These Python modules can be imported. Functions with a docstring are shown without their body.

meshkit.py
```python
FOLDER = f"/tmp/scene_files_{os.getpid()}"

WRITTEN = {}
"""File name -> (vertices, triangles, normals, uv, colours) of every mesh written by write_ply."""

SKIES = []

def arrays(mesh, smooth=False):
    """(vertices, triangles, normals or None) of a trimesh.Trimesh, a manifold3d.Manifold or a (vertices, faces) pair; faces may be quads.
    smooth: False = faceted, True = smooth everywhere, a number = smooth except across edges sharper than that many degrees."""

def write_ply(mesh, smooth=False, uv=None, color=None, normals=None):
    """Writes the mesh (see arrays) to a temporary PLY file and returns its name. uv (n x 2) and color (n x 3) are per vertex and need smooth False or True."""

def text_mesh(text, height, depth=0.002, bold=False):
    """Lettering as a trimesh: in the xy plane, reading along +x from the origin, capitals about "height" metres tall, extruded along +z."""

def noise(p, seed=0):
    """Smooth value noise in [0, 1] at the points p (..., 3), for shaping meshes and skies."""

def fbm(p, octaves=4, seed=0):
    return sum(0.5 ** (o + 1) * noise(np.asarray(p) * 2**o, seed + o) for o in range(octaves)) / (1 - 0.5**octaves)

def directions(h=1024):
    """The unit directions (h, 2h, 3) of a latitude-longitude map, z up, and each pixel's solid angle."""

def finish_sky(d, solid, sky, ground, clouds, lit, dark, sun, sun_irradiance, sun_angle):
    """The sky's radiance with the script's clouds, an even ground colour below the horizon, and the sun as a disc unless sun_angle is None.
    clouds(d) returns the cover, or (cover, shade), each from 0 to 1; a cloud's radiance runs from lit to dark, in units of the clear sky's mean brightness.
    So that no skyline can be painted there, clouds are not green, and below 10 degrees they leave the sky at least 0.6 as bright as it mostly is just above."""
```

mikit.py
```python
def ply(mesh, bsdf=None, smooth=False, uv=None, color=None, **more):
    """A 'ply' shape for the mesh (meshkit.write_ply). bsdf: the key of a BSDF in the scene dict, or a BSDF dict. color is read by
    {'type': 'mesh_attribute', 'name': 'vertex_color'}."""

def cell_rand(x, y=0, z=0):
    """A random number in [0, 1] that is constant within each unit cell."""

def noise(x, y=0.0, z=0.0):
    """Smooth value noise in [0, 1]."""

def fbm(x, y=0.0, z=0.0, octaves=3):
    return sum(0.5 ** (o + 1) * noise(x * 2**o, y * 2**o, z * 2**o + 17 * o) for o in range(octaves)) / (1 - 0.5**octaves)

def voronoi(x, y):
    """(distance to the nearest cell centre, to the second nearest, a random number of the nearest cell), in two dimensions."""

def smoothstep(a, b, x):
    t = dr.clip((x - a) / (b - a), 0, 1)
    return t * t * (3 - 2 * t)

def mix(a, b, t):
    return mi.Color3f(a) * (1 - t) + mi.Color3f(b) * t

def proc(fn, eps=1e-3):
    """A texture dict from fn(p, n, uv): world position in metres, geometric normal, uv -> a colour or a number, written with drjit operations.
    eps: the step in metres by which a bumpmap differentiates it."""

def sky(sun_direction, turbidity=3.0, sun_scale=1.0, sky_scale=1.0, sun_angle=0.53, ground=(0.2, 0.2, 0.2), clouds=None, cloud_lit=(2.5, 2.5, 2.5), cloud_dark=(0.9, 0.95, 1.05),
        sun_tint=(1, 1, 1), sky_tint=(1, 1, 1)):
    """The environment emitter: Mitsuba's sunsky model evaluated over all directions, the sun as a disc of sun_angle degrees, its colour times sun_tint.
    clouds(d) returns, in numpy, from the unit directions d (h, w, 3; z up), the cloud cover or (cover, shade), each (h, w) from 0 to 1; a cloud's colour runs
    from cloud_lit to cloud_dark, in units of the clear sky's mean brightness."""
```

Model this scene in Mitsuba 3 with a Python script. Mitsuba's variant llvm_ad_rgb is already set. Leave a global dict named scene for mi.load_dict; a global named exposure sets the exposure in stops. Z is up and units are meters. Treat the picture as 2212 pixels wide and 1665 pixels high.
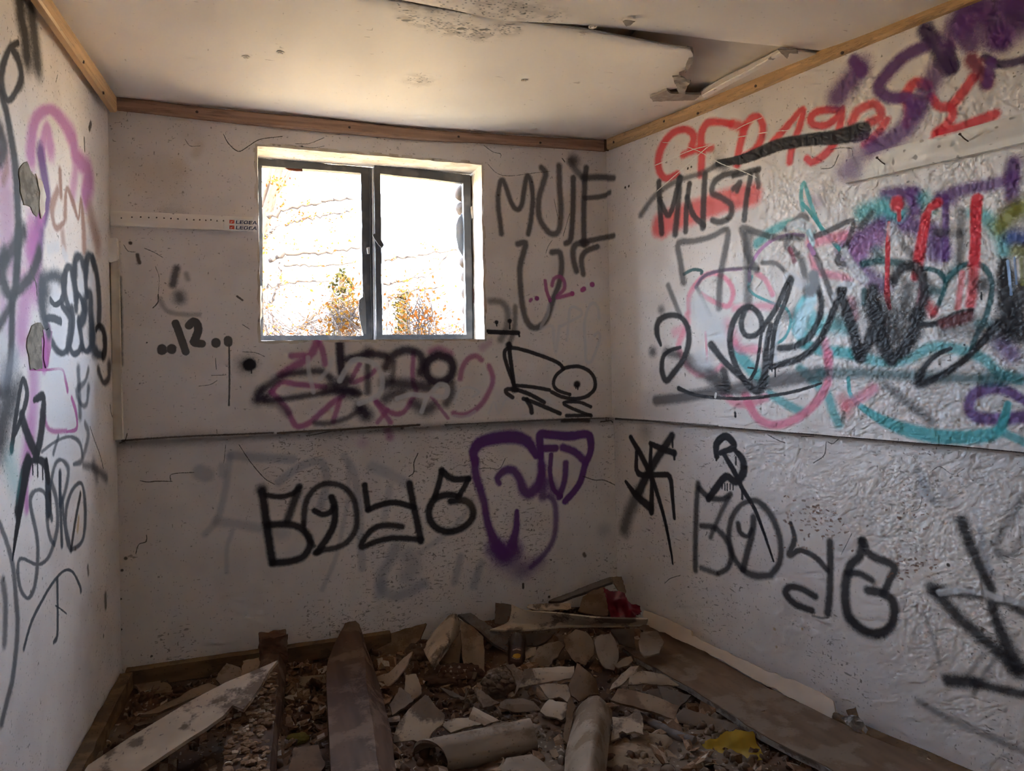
import math, random
import numpy as np, trimesh, drjit as dr, mitsuba as mi, mikit, meshkit
from mikit import noise, fbm, voronoi, smoothstep, mix, cell_rand, proc
from shapely.geometry import Polygon, Point
from shapely import contains_xy
from scipy.spatial import Delaunay

# ------------------------------------------------------------------ camera, sky, exposure
scene, labels = {}, {}
T = mi.ScalarTransform4f
scene['camera'] = {'type': 'perspective', 'fov': math.degrees(2 * math.atan(1106 / 1600)), 'fov_axis': 'x', 'near_clip': 0.02,
                   'principal_point_offset_x': 0.0, 'principal_point_offset_y': 0.034294, 'to_world': T([[-0.9420462, 0.0212939, 0.3348066, 0.0], [0.3347211, -0.007566, 0.9422869, 0.0], [0.0225981, 0.9997446, 0.0, 1.31], [0.0, 0.0, 0.0, 1.0]])}
def clouds(d):
    n = meshkit.fbm(d * np.array([2.2, 2.2, 4.0]) + 3.1, 4, seed=5)
    return np.clip((n - 0.30) * 3.0, 0, 1) * 0.8, np.clip((n - 0.55) * 2.2, 0, 0.6)
scene['sky'] = mikit.sky((0.35, -0.60, 0.62), turbidity=3.5, sun_scale=0.34, sky_scale=1.0, sun_angle=2.0, ground=(0.30, 0.25, 0.18), clouds=clouds,
                         cloud_lit=(1.75, 1.9, 2.1), cloud_dark=(0.95, 1.02, 1.15))
exposure = 7.65

# ------------------------------------------------------------------ the room's measures (metres)
D, HC = 3.629, 2.479
XL, XR, AL, AR = -0.551, 1.871, -0.0504, 0.2353
TL, TR = np.array([math.sin(AL), -math.cos(AL), 0]), np.array([math.sin(AR), -math.cos(AR), 0])
NL, NR = np.array([math.cos(AL), math.sin(AL), 0]), np.array([math.cos(AR), math.sin(AR), 0])
CL, CR = np.array([XL, D, 0]), np.array([XR, D, 0])
REAR, FLOOR, LEDGE, SLAB = -1.3, -0.34, 0.985, 0.030
rng = np.random.default_rng(7)

# ------------------------------------------------------------------ spray paint and other wall marks: strokes (wall metres) evaluated as vectors
PAINTS = [(0.045, 0.044, 0.05), (0.018, 0.018, 0.022), (0.36, 0.07, 0.25), (0.62, 0.63, 0.66), (0.06, 0.045, 0.035), (0.05, 0.038, 0.03), (0.025, 0.018, 0.035), (0.05, 0.05, 0.06), (0.07, 0.068, 0.066), (0.45, 0.33, 0.17), (0.35, 0.27, 0.18), (0.26, 0.28, 0.33), (0.12, 0.04, 0.2), (0.66, 0.035, 0.05), (0.72, 0.1, 0.1), (0.04, 0.016, 0.09), (0.22, 0.02, 0.06), (0.06, 0.4, 0.42), (0.72, 0.7, 0.66), (0.5, 0.42, 0.36), (0.42, 0.19, 0.42), (0.18, 0.62, 0.68), (0.012, 0.1, 0.11), (0.74, 0.19, 0.3), (0.55, 0.78, 0.86), (0.22, 0.23, 0.25), (0.14, 0.03, 0.035), (0.22, 0.22, 0.02), (0.02, 0.06, 0.25), (0.35, 0.5, 0.75), (0.8, 0.8, 0.8), (0.02, 0.02, 0.02), (0.03, 0.03, 0.03), (0.46, 0.13, 0.4), (0.3, 0.15, 0.11), (0.045, 0.055, 0.07), (0.22, 0.12, 0.08)]  # dgrey black magenta silver dirt+ledge_shade crack bkpur halo g12 ochre stain ghost purple red redlt dpurple dred teal scr stainp mauve tealb dteal pink ice grsil bkred olive blue iceb white specks blkf pinkp brown sen rdirt
BACK_STROKES = [
(0,55,87,140,[1237,1954,1233,2001,1223,2086,1224,2161,1238,2219,1251,2231,1272,2183,1296,2113,1326,2083,1352,2111,1369,2198,1386,2261,1406,2229,1414,2143,1401,2036,1384,1959]),
(0,55,85,167,[1467,2309,1490,2282,1473,2223,1448,2144,1448,2048,1488,1982,1529,1962,1561,1994,1573,2102,1567,2219,1567,2326]),
(0,50,89,158,[1648,2267,1645,2154,1637,2036,1624,1938,1597,1916]),
(0,80,85,333,[1653,2361]),
(0,70,71,198,[1634,2350,1665,2308,1707,2271]),
(0,50,89,163,[1725,2326,1715,2237,1705,2088,1702,1911]),
(0,60,85,182,[1707,2271,1806,2280,1900,2282]),
(0,50,85,138,[1715,2163,1803,2174,1876,2199]),
(0,50,85,148,[1688,1928,1742,1937,1797,1949,1898,1969]),
(0,50,85,164,[1326,1905,1367,1911,1356,1862,1334,1786,1334,1690,1342,1595,1363,1509,1403,1470,1455,1489,1487,1537,1510,1605,1549,1693,1567,1771,1568,1829,1558,1868,1516,1867]),
(0,50,85,167,[1654,1770,1639,1831,1639,1885,1661,1915,1720,1920]),
(0,50,85,156,[1694,1755,1685,1812,1691,1852,1719,1882,1780,1904]),
(0,80,66,179,[1169,1608,1224,1604,1258,1566,1261,1500,1240,1443,1219,1410]),
(0,70,71,140,[1303,1580,1299,1499,1285,1433,1263,1386]),
(1,30,98,105,[1199,1500]),
(1,30,96,38,[1200,1497,1200,1481]),
(1,30,98,116,[1270,1506]),
(1,30,96,38,[1271,1500,1271,1466]),
(1,25,98,123,[1131,1453,1230,1448,1315,1445]),
(1,30,96,55,[1318,1442,1322,1427]),
(2,30,92,85,[1386,1610,1393,1618]),
(2,25,98,129,[1424,1624]),
(2,40,89,96,[1473,1716,1480,1663,1498,1615]),
(2,25,96,109,[1498,1615]),
(2,50,89,109,[1512,1692,1523,1726,1555,1739,1581,1717,1580,1674,1539,1630,1627,1650]),
(2,25,98,133,[1627,1650]),
(2,25,98,129,[1686,1670,1697,1677]),
(2,25,98,146,[1745,1700]),
(3,50,55,89,[1489,1590,1482,1537,1444,1470,1507,1479,1515,1401,1524,1343,1536,1401,1549,1479]),
(3,50,61,77,[1589,1400,1602,1498,1615,1576,1668,1566,1678,1537,1624,1508,1559,1479]),
(3,50,66,85,[1781,1517,1777,1576,1745,1601,1711,1557,1693,1478,1696,1379,1699,1291,1726,1285,1760,1349,1784,1418,1774,1443,1752,1428]),
(4,95,44,227,[1890,2117,1912,2088,1935,2109]),
(4,40,89,54,[1857,1457,1854,1427]),
(4,40,89,51,[1923,1216,1940,1203]),
(4,40,96,58,[1975,2235]),
(4,40,96,58,[2000,2245]),
(4,30,96,48,[1411,2231]),
(4,30,96,52,[1224,2152]),
(5,40,89,15,[1153,2402,1202,2372,1242,2366,1241,2347]),
(5,40,80,14,[1171,2309,1219,2265,1289,2255,1422,2278,1516,2293]),
(5,40,80,16,[1622,2075,1605,2025,1582,1956]),
(5,40,80,15,[1518,1930,1496,1900,1480,1861]),
(5,30,89,27,[1586,2366,1600,2349]),
(5,40,71,15,[1563,2058,1557,2043,1534,2149]),
(2,60,80,140,[188,1348,243,1350]),
(2,60,85,187,[308,1419,281,1361,243,1324,191,1294,139,1261]),
(2,60,80,139,[316,1411,330,1368,340,1306]),
(2,60,85,131,[94,1183,138,1227,196,1217,263,1208,337,1197]),
(2,60,85,138,[94,1183,129,1144,164,1096,185,1050,207,1018,259,1031,312,1074,366,1119,420,1155]),
(2,60,80,124,[404,1133,372,1033]),
(2,60,80,118,[501,1302,460,1217,546,1246,579,1276]),
(2,60,80,129,[575,1126,614,1085,669,1054,710,1064,743,1103]),
(2,60,80,127,[575,1118,644,1015]),
(2,60,71,113,[630,1076,581,1019]),
(2,60,80,123,[765,1352,758,1223,773,1158,743,1111]),
(2,80,71,203,[856,1355,898,1365,948,1341]),
(2,60,76,136,[1114,1308,1084,1330,1041,1314,1010,1265,1000,1216]),
(2,60,80,138,[1153,1278,1173,1211,1150,1145,1104,1080,1052,1045,1000,1035,962,1045]),
(2,60,71,88,[851,1131,932,1022]),
(2,90,38,182,[1120,1371,1156,1395]),
(2,80,66,189,[634,979,644,942]),
(2,90,28,255,[510,922]),
(6,90,89,187,[72,1161,36,1155,51,1192,94,1221,146,1257,227,1270,316,1272,361,1243]),
(6,95,71,274,[36,1147,50,1177]),
(6,80,85,150,[64,1142,166,1150,262,1161,352,1174,436,1178,498,1160]),
(6,50,96,207,[410,1406,412,1312,415,1265]),
(6,70,92,195,[439,1327,502,1341,549,1352,628,1339]),
(6,80,80,169,[540,1293,537,1167]),
(6,70,92,218,[626,1283,660,1338,725,1365,790,1348,809,1303,796,1251]),
(6,60,96,240,[889,1338,838,1310,825,1262,844,1221,886,1203,936,1218,963,1267,947,1316,889,1338]),
(6,80,89,303,[625,1208,681,1203,753,1195,835,1180]),
(6,90,80,260,[623,1132,647,1147,704,1153]),
(6,90,80,306,[768,1102,816,1068,850,1082]),
(6,80,80,228,[953,1193,952,1144,925,1096]),
(6,80,96,334,[504,1089,526,1057]),
(6,80,80,135,[289,1029,349,1026,433,1045,496,1082]),
(6,80,92,334,[390,1196,437,1225,413,1179,467,1169]),
(6,80,71,147,[667,1306,657,1218]),
(6,90,71,250,[368,1204,337,1182]),
(6,90,80,254,[541,1341,541,1360]),
(0,90,61,201,[164,1081,128,1121,93,1130]),
(3,40,71,127,[406,1226,438,1280,474,1322,540,1317,587,1284,609,1228,600,1173,576,1142,496,1113]),
(3,50,61,104,[262,1339,264,1285,274,1223,284,1176]),
(3,60,61,107,[371,1328,354,1282,316,1237]),
(3,40,76,124,[679,1130,744,1147,826,1140,868,1171,890,1191,923,1186,935,1161,917,1129,859,1139]),
(3,40,76,116,[826,1132,799,1060]),
(3,50,55,64,[967,1094,994,1159,1046,1173,1097,1147,1062,1123]),
(3,50,44,55,[1147,1036,1175,1094,1200,1034,1237,1100,1273,1107,1308,1080]),
(3,50,50,81,[962,1032,1025,1025,1073,1048]),
(1,30,96,104,[1566,1255,1534,1286,1432,1327,1324,1361,1270,1368,1243,1356,1238,1327,1254,1267,1275,1208,1292,1161]),
(1,30,98,116,[1264,1390,1269,1326,1278,1241,1288,1165]),
(1,40,98,178,[1263,1381]),
(1,40,98,207,[1287,1155]),
(1,30,96,101,[1297,1173,1392,1162,1483,1143]),
(1,30,96,106,[1566,1253,1599,1261,1656,1262,1713,1238,1746,1194,1745,1141,1700,1103,1633,1091,1557,1104,1497,1132]),
(1,30,96,97,[1566,1251,1523,1218,1507,1175,1530,1140,1600,1115]),
(1,35,99,197,[1642,1168]),
(1,30,96,36,[1636,1162,1636,1145]),
(1,30,96,41,[1647,1162,1646,1141]),
(1,30,96,111,[1301,1149,1252,1156,1242,1140,1277,1113]),
(1,30,96,111,[1301,1152,1373,1124,1452,1080]),
(1,30,96,111,[1336,1104,1408,1076,1541,1017]),
(1,30,96,126,[1354,1099,1376,1060,1381,1030]),
(1,35,96,94,[1720,1045,1656,1072,1580,1077,1566,1065,1631,1032,1722,997]),
(1,40,96,103,[1578,1004,1717,1000]),
(1,60,89,113,[1566,977,1637,976,1719,969]),
(7,95,61,417,[-12,1313]),
(7,90,71,261,[-5,1312]),
(1,20,100,288,[2,1311,4,1312]),
(1,30,96,30,[10,1287,11,1272]),
(8,12,96,197,[-360,1391,-360,1382]),
(8,12,96,198,[-321,1391,-321,1386]),
(8,10,96,162,[-303,1503,-283,1440,-264,1375]),
(8,12,96,176,[-248,1492,-229,1511,-213,1496,-212,1464,-226,1427,-227,1415,-197,1410]),
(8,12,96,197,[-138,1416,-138,1411]),
(8,12,96,183,[-87,1426,-86,1413]),
(8,20,96,37,[-83,1405,-84,1265,-89,1129]),
(8,20,96,12,[-141,1344,-139,1295]),
(0,70,85,158,[-293,1747,-303,1706,-311,1674]),
(0,90,80,242,[-286,1626,-283,1610]),
(0,80,44,102,[-367,1613,-346,1569,-317,1549,-258,1541,-206,1541]),
(0,90,50,106,[-255,1723,-248,1699]),
(1,90,85,84,[-523,1703,-522,1538,-523,1419,-523,1325]),  # soft dark upright line along the edge of the corner board
(4,40,96,73,[-476,1854]),
(4,50,89,78,[-450,1803,-442,1768]),
(5,40,80,15,[-502,1845,-485,1818,-457,1815]),
(5,40,80,16,[-420,1832,-385,1817,-349,1794]),
(5,40,89,22,[-370,1629,-373,1593,-393,1571]),
(5,40,71,11,[-370,1629,-365,1705,-379,1753]),
(4,40,89,44,[-44,1624,-21,1607]),
(5,40,80,16,[-23,1495,7,1474]),
(5,40,71,17,[-26,1371,29,1366,68,1348]),
(5,40,71,16,[-213,1220,-167,1226,-137,1242]),
(5,40,71,16,[-159,1267,-98,1267]),
(5,30,89,22,[-540,981,-516,993,-505,1024]),
(5,40,89,17,[-569,1145,-556,1090,-536,1042]),
(5,40,71,15,[-142,1004,-143,1021]),
(9,97,28,830,[-407,2143,-335,2132]),
(9,90,28,289,[-274,2208,-267,2184]),
(4,40,96,29,[-420,1418]),
(4,95,26,351,[-323,1988,-279,1981]),
(10,95,32,239,[-568,979,-540,954]),
(5,40,92,18,[-86,2359,-66,2319,-24,2286,20,2314,72,2349,169,2370]),
(5,40,80,15,[228,2341,289,2346,359,2379]),
(5,40,80,12,[243,2331,304,2327,358,2339]),
(4,40,89,58,[256,2328]),
(5,40,71,10,[-473,2434,-480,2408]),
(4,40,89,68,[-411,2435]),
(5,40,80,11,[-247,2324,-227,2296,-186,2299]),
(10,80,26,184,[-186,2299,-207,2259]),
(11,60,61,218,[-86,898,8,882,122,870,184,861]),
(11,70,50,150,[-91,893,-106,785,-125,696,-152,608,-203,550]),
(11,70,50,212,[-152,603,-67,582,27,554]),
(11,40,55,350,[-218,830,-193,819]),
(11,70,50,182,[-126,850,-122,814]),
(11,50,55,191,[119,759,164,793,237,834,311,843,337,780,331,714,306,631]),
(11,60,50,192,[423,860,459,800,476,722,488,615,490,471,496,316]),
(11,70,38,113,[441,830,437,667,406,517,375,387,306,234]),
(11,60,44,257,[554,803,621,769,709,713]),
(11,60,38,181,[639,699,606,537]),
(11,70,61,267,[662,404,621,321,586,267,599,187,686,162,797,202]),
(11,80,55,428,[720,349,744,307,718,251]),
(11,80,44,266,[585,228,574,171]),
(11,70,55,194,[989,314,955,192]),
(11,70,55,199,[1099,271,1054,160]),
(11,80,38,136,[1053,596,1010,519,904,429,780,362]),
(11,80,38,102,[-85,556,-112,477,-115,368]),
(11,80,38,292,[132,516,70,541]),
(1,50,97,197,[45,726,55,635,66,532,77,438,85,388]),
(1,50,61,291,[44,732]),
(1,50,96,131,[65,703,127,691,180,701,212,728]),
(1,40,80,179,[210,731]),
(1,60,92,189,[206,710,184,660,155,579]),
(1,50,97,179,[71,564,142,562,204,542,248,495,254,447,219,399,156,385,85,387]),
(1,55,92,143,[227,553,233,619,248,674,290,722,345,737,410,717,456,666,475,587,470,511,432,452,376,427,320,423,278,412]),
(1,60,80,96,[227,563,239,496,274,445]),
(1,40,96,143,[278,613,314,591,351,599,366,621]),
(1,40,97,172,[358,669,372,625,369,549,340,486,287,415]),
(1,40,97,154,[516,714,524,650,531,597]),
(1,40,97,158,[530,594,599,615,667,617,756,587]),
(1,45,97,181,[736,706,751,612,769,521,787,416]),
(1,50,96,157,[694,496,635,509,567,506,518,468,495,417,565,436,653,444,787,423]),
(1,40,97,156,[903,758,884,690,862,627]),
(1,40,97,171,[901,757,957,712,1040,706]),
(1,40,96,149,[1040,706,1013,660,983,617]),
(1,45,97,186,[991,619,929,634,867,622,834,575,836,515,874,469,935,447,1008,463,1057,509,1053,565,1012,599,944,600]),
(12,35,98,0,[1077,787,204,1070,843,264,1108,886,327,1189,904,345,1287,905,367,1363,876,317,1412,800,198]),
(12,50,97,0,[1077,797,228,1078,726,226,1099,653,225,1122,570,204,1136,476,203,1171,381,278,1218,304,332]),
(12,70,96,500,[1175,340,1229,303,1273,319]),
(12,40,97,0,[1297,518,131,1292,431,204,1268,350,277]),
(12,50,96,0,[1435,815,182,1440,709,208,1414,638,305,1368,605,318,1335,629,285,1315,688,229,1277,734,243,1228,730,229,1195,697,177,1205,670,148]),
(12,70,85,158,[1480,580,1513,536,1516,440,1497,347,1438,270,1370,220]),
(12,97,66,597,[1217,284,1303,222]),
(12,97,50,358,[1415,241,1347,207]),
(12,30,98,0,[1438,793,182,1437,904,244,1488,906,238,1602,891,252,1708,896,231,1730,855,228,1726,796,192,1692,729,191,1666,650,191,1630,600,187,1571,546,185]),
(12,30,97,204,[1441,835,1523,832]),
(12,40,97,220,[1566,833,1635,804,1692,750]),
(12,40,96,132,[1497,800,1489,706,1504,621,1548,575]),
(12,40,96,175,[1581,750,1571,658,1537,570]),
(12,70,89,268,[1444,741,1446,583]),
(12,80,80,293,[1482,654,1515,599]),
(5,40,92,25,[782,851,761,808,759,759,734,741]),
(5,40,80,20,[1099,753,1153,753,1207,745,1240,796]),
(5,40,89,17,[-51,946,-1,860,58,782,101,751]),
(5,40,80,14,[50,820,77,832]),
(5,40,80,27,[1679,671,1749,646,1808,640,1892,598]),
(5,40,71,13,[-107,949,-117,868]),
(5,40,80,0,[249,970,19,286,973,19,351,983,34,424,990,19,575,997,19,673,996,19]),
(4,40,89,74,[707,981]),
(4,50,89,96,[1674,254,1680,243]),
(4,30,96,60,[1323,137,1323,116]),
(4,30,96,47,[1483,244]),
(4,30,96,71,[1467,51]),
(4,90,28,368,[1796,371]),
(5,40,89,32,[1792,959,1853,962,1864,950]),
(10,95,20,376,[1043,597,1074,584]),
(5,40,92,20,[-461,811,-432,803,-395,804,-335,798]),
(5,40,89,16,[-339,798,-334,831,-243,832]),
(5,40,89,19,[-486,492,-474,531,-444,541,-442,569]),
(4,40,89,74,[-526,476]),
(4,40,89,58,[-542,425]),
(4,30,96,41,[-548,301]),
(4,30,96,41,[-550,168]),
(4,30,89,50,[-433,33]),
(5,40,89,41,[-525,994,-406,997,-237,998,-82,996,99,994]),
(5,40,92,55,[120,991,287,993,394,992,548,995,660,993,787,996]),
(5,40,80,0,[917,989,35,1261,986,59,1520,985,60,1827,979,38]),
(4,90,44,0,[-533,979,175,-237,986,300,120,979,187,779,979,199,1827,967,218]),  # soft band painting the contact shade below the plaster ledge
]
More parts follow.
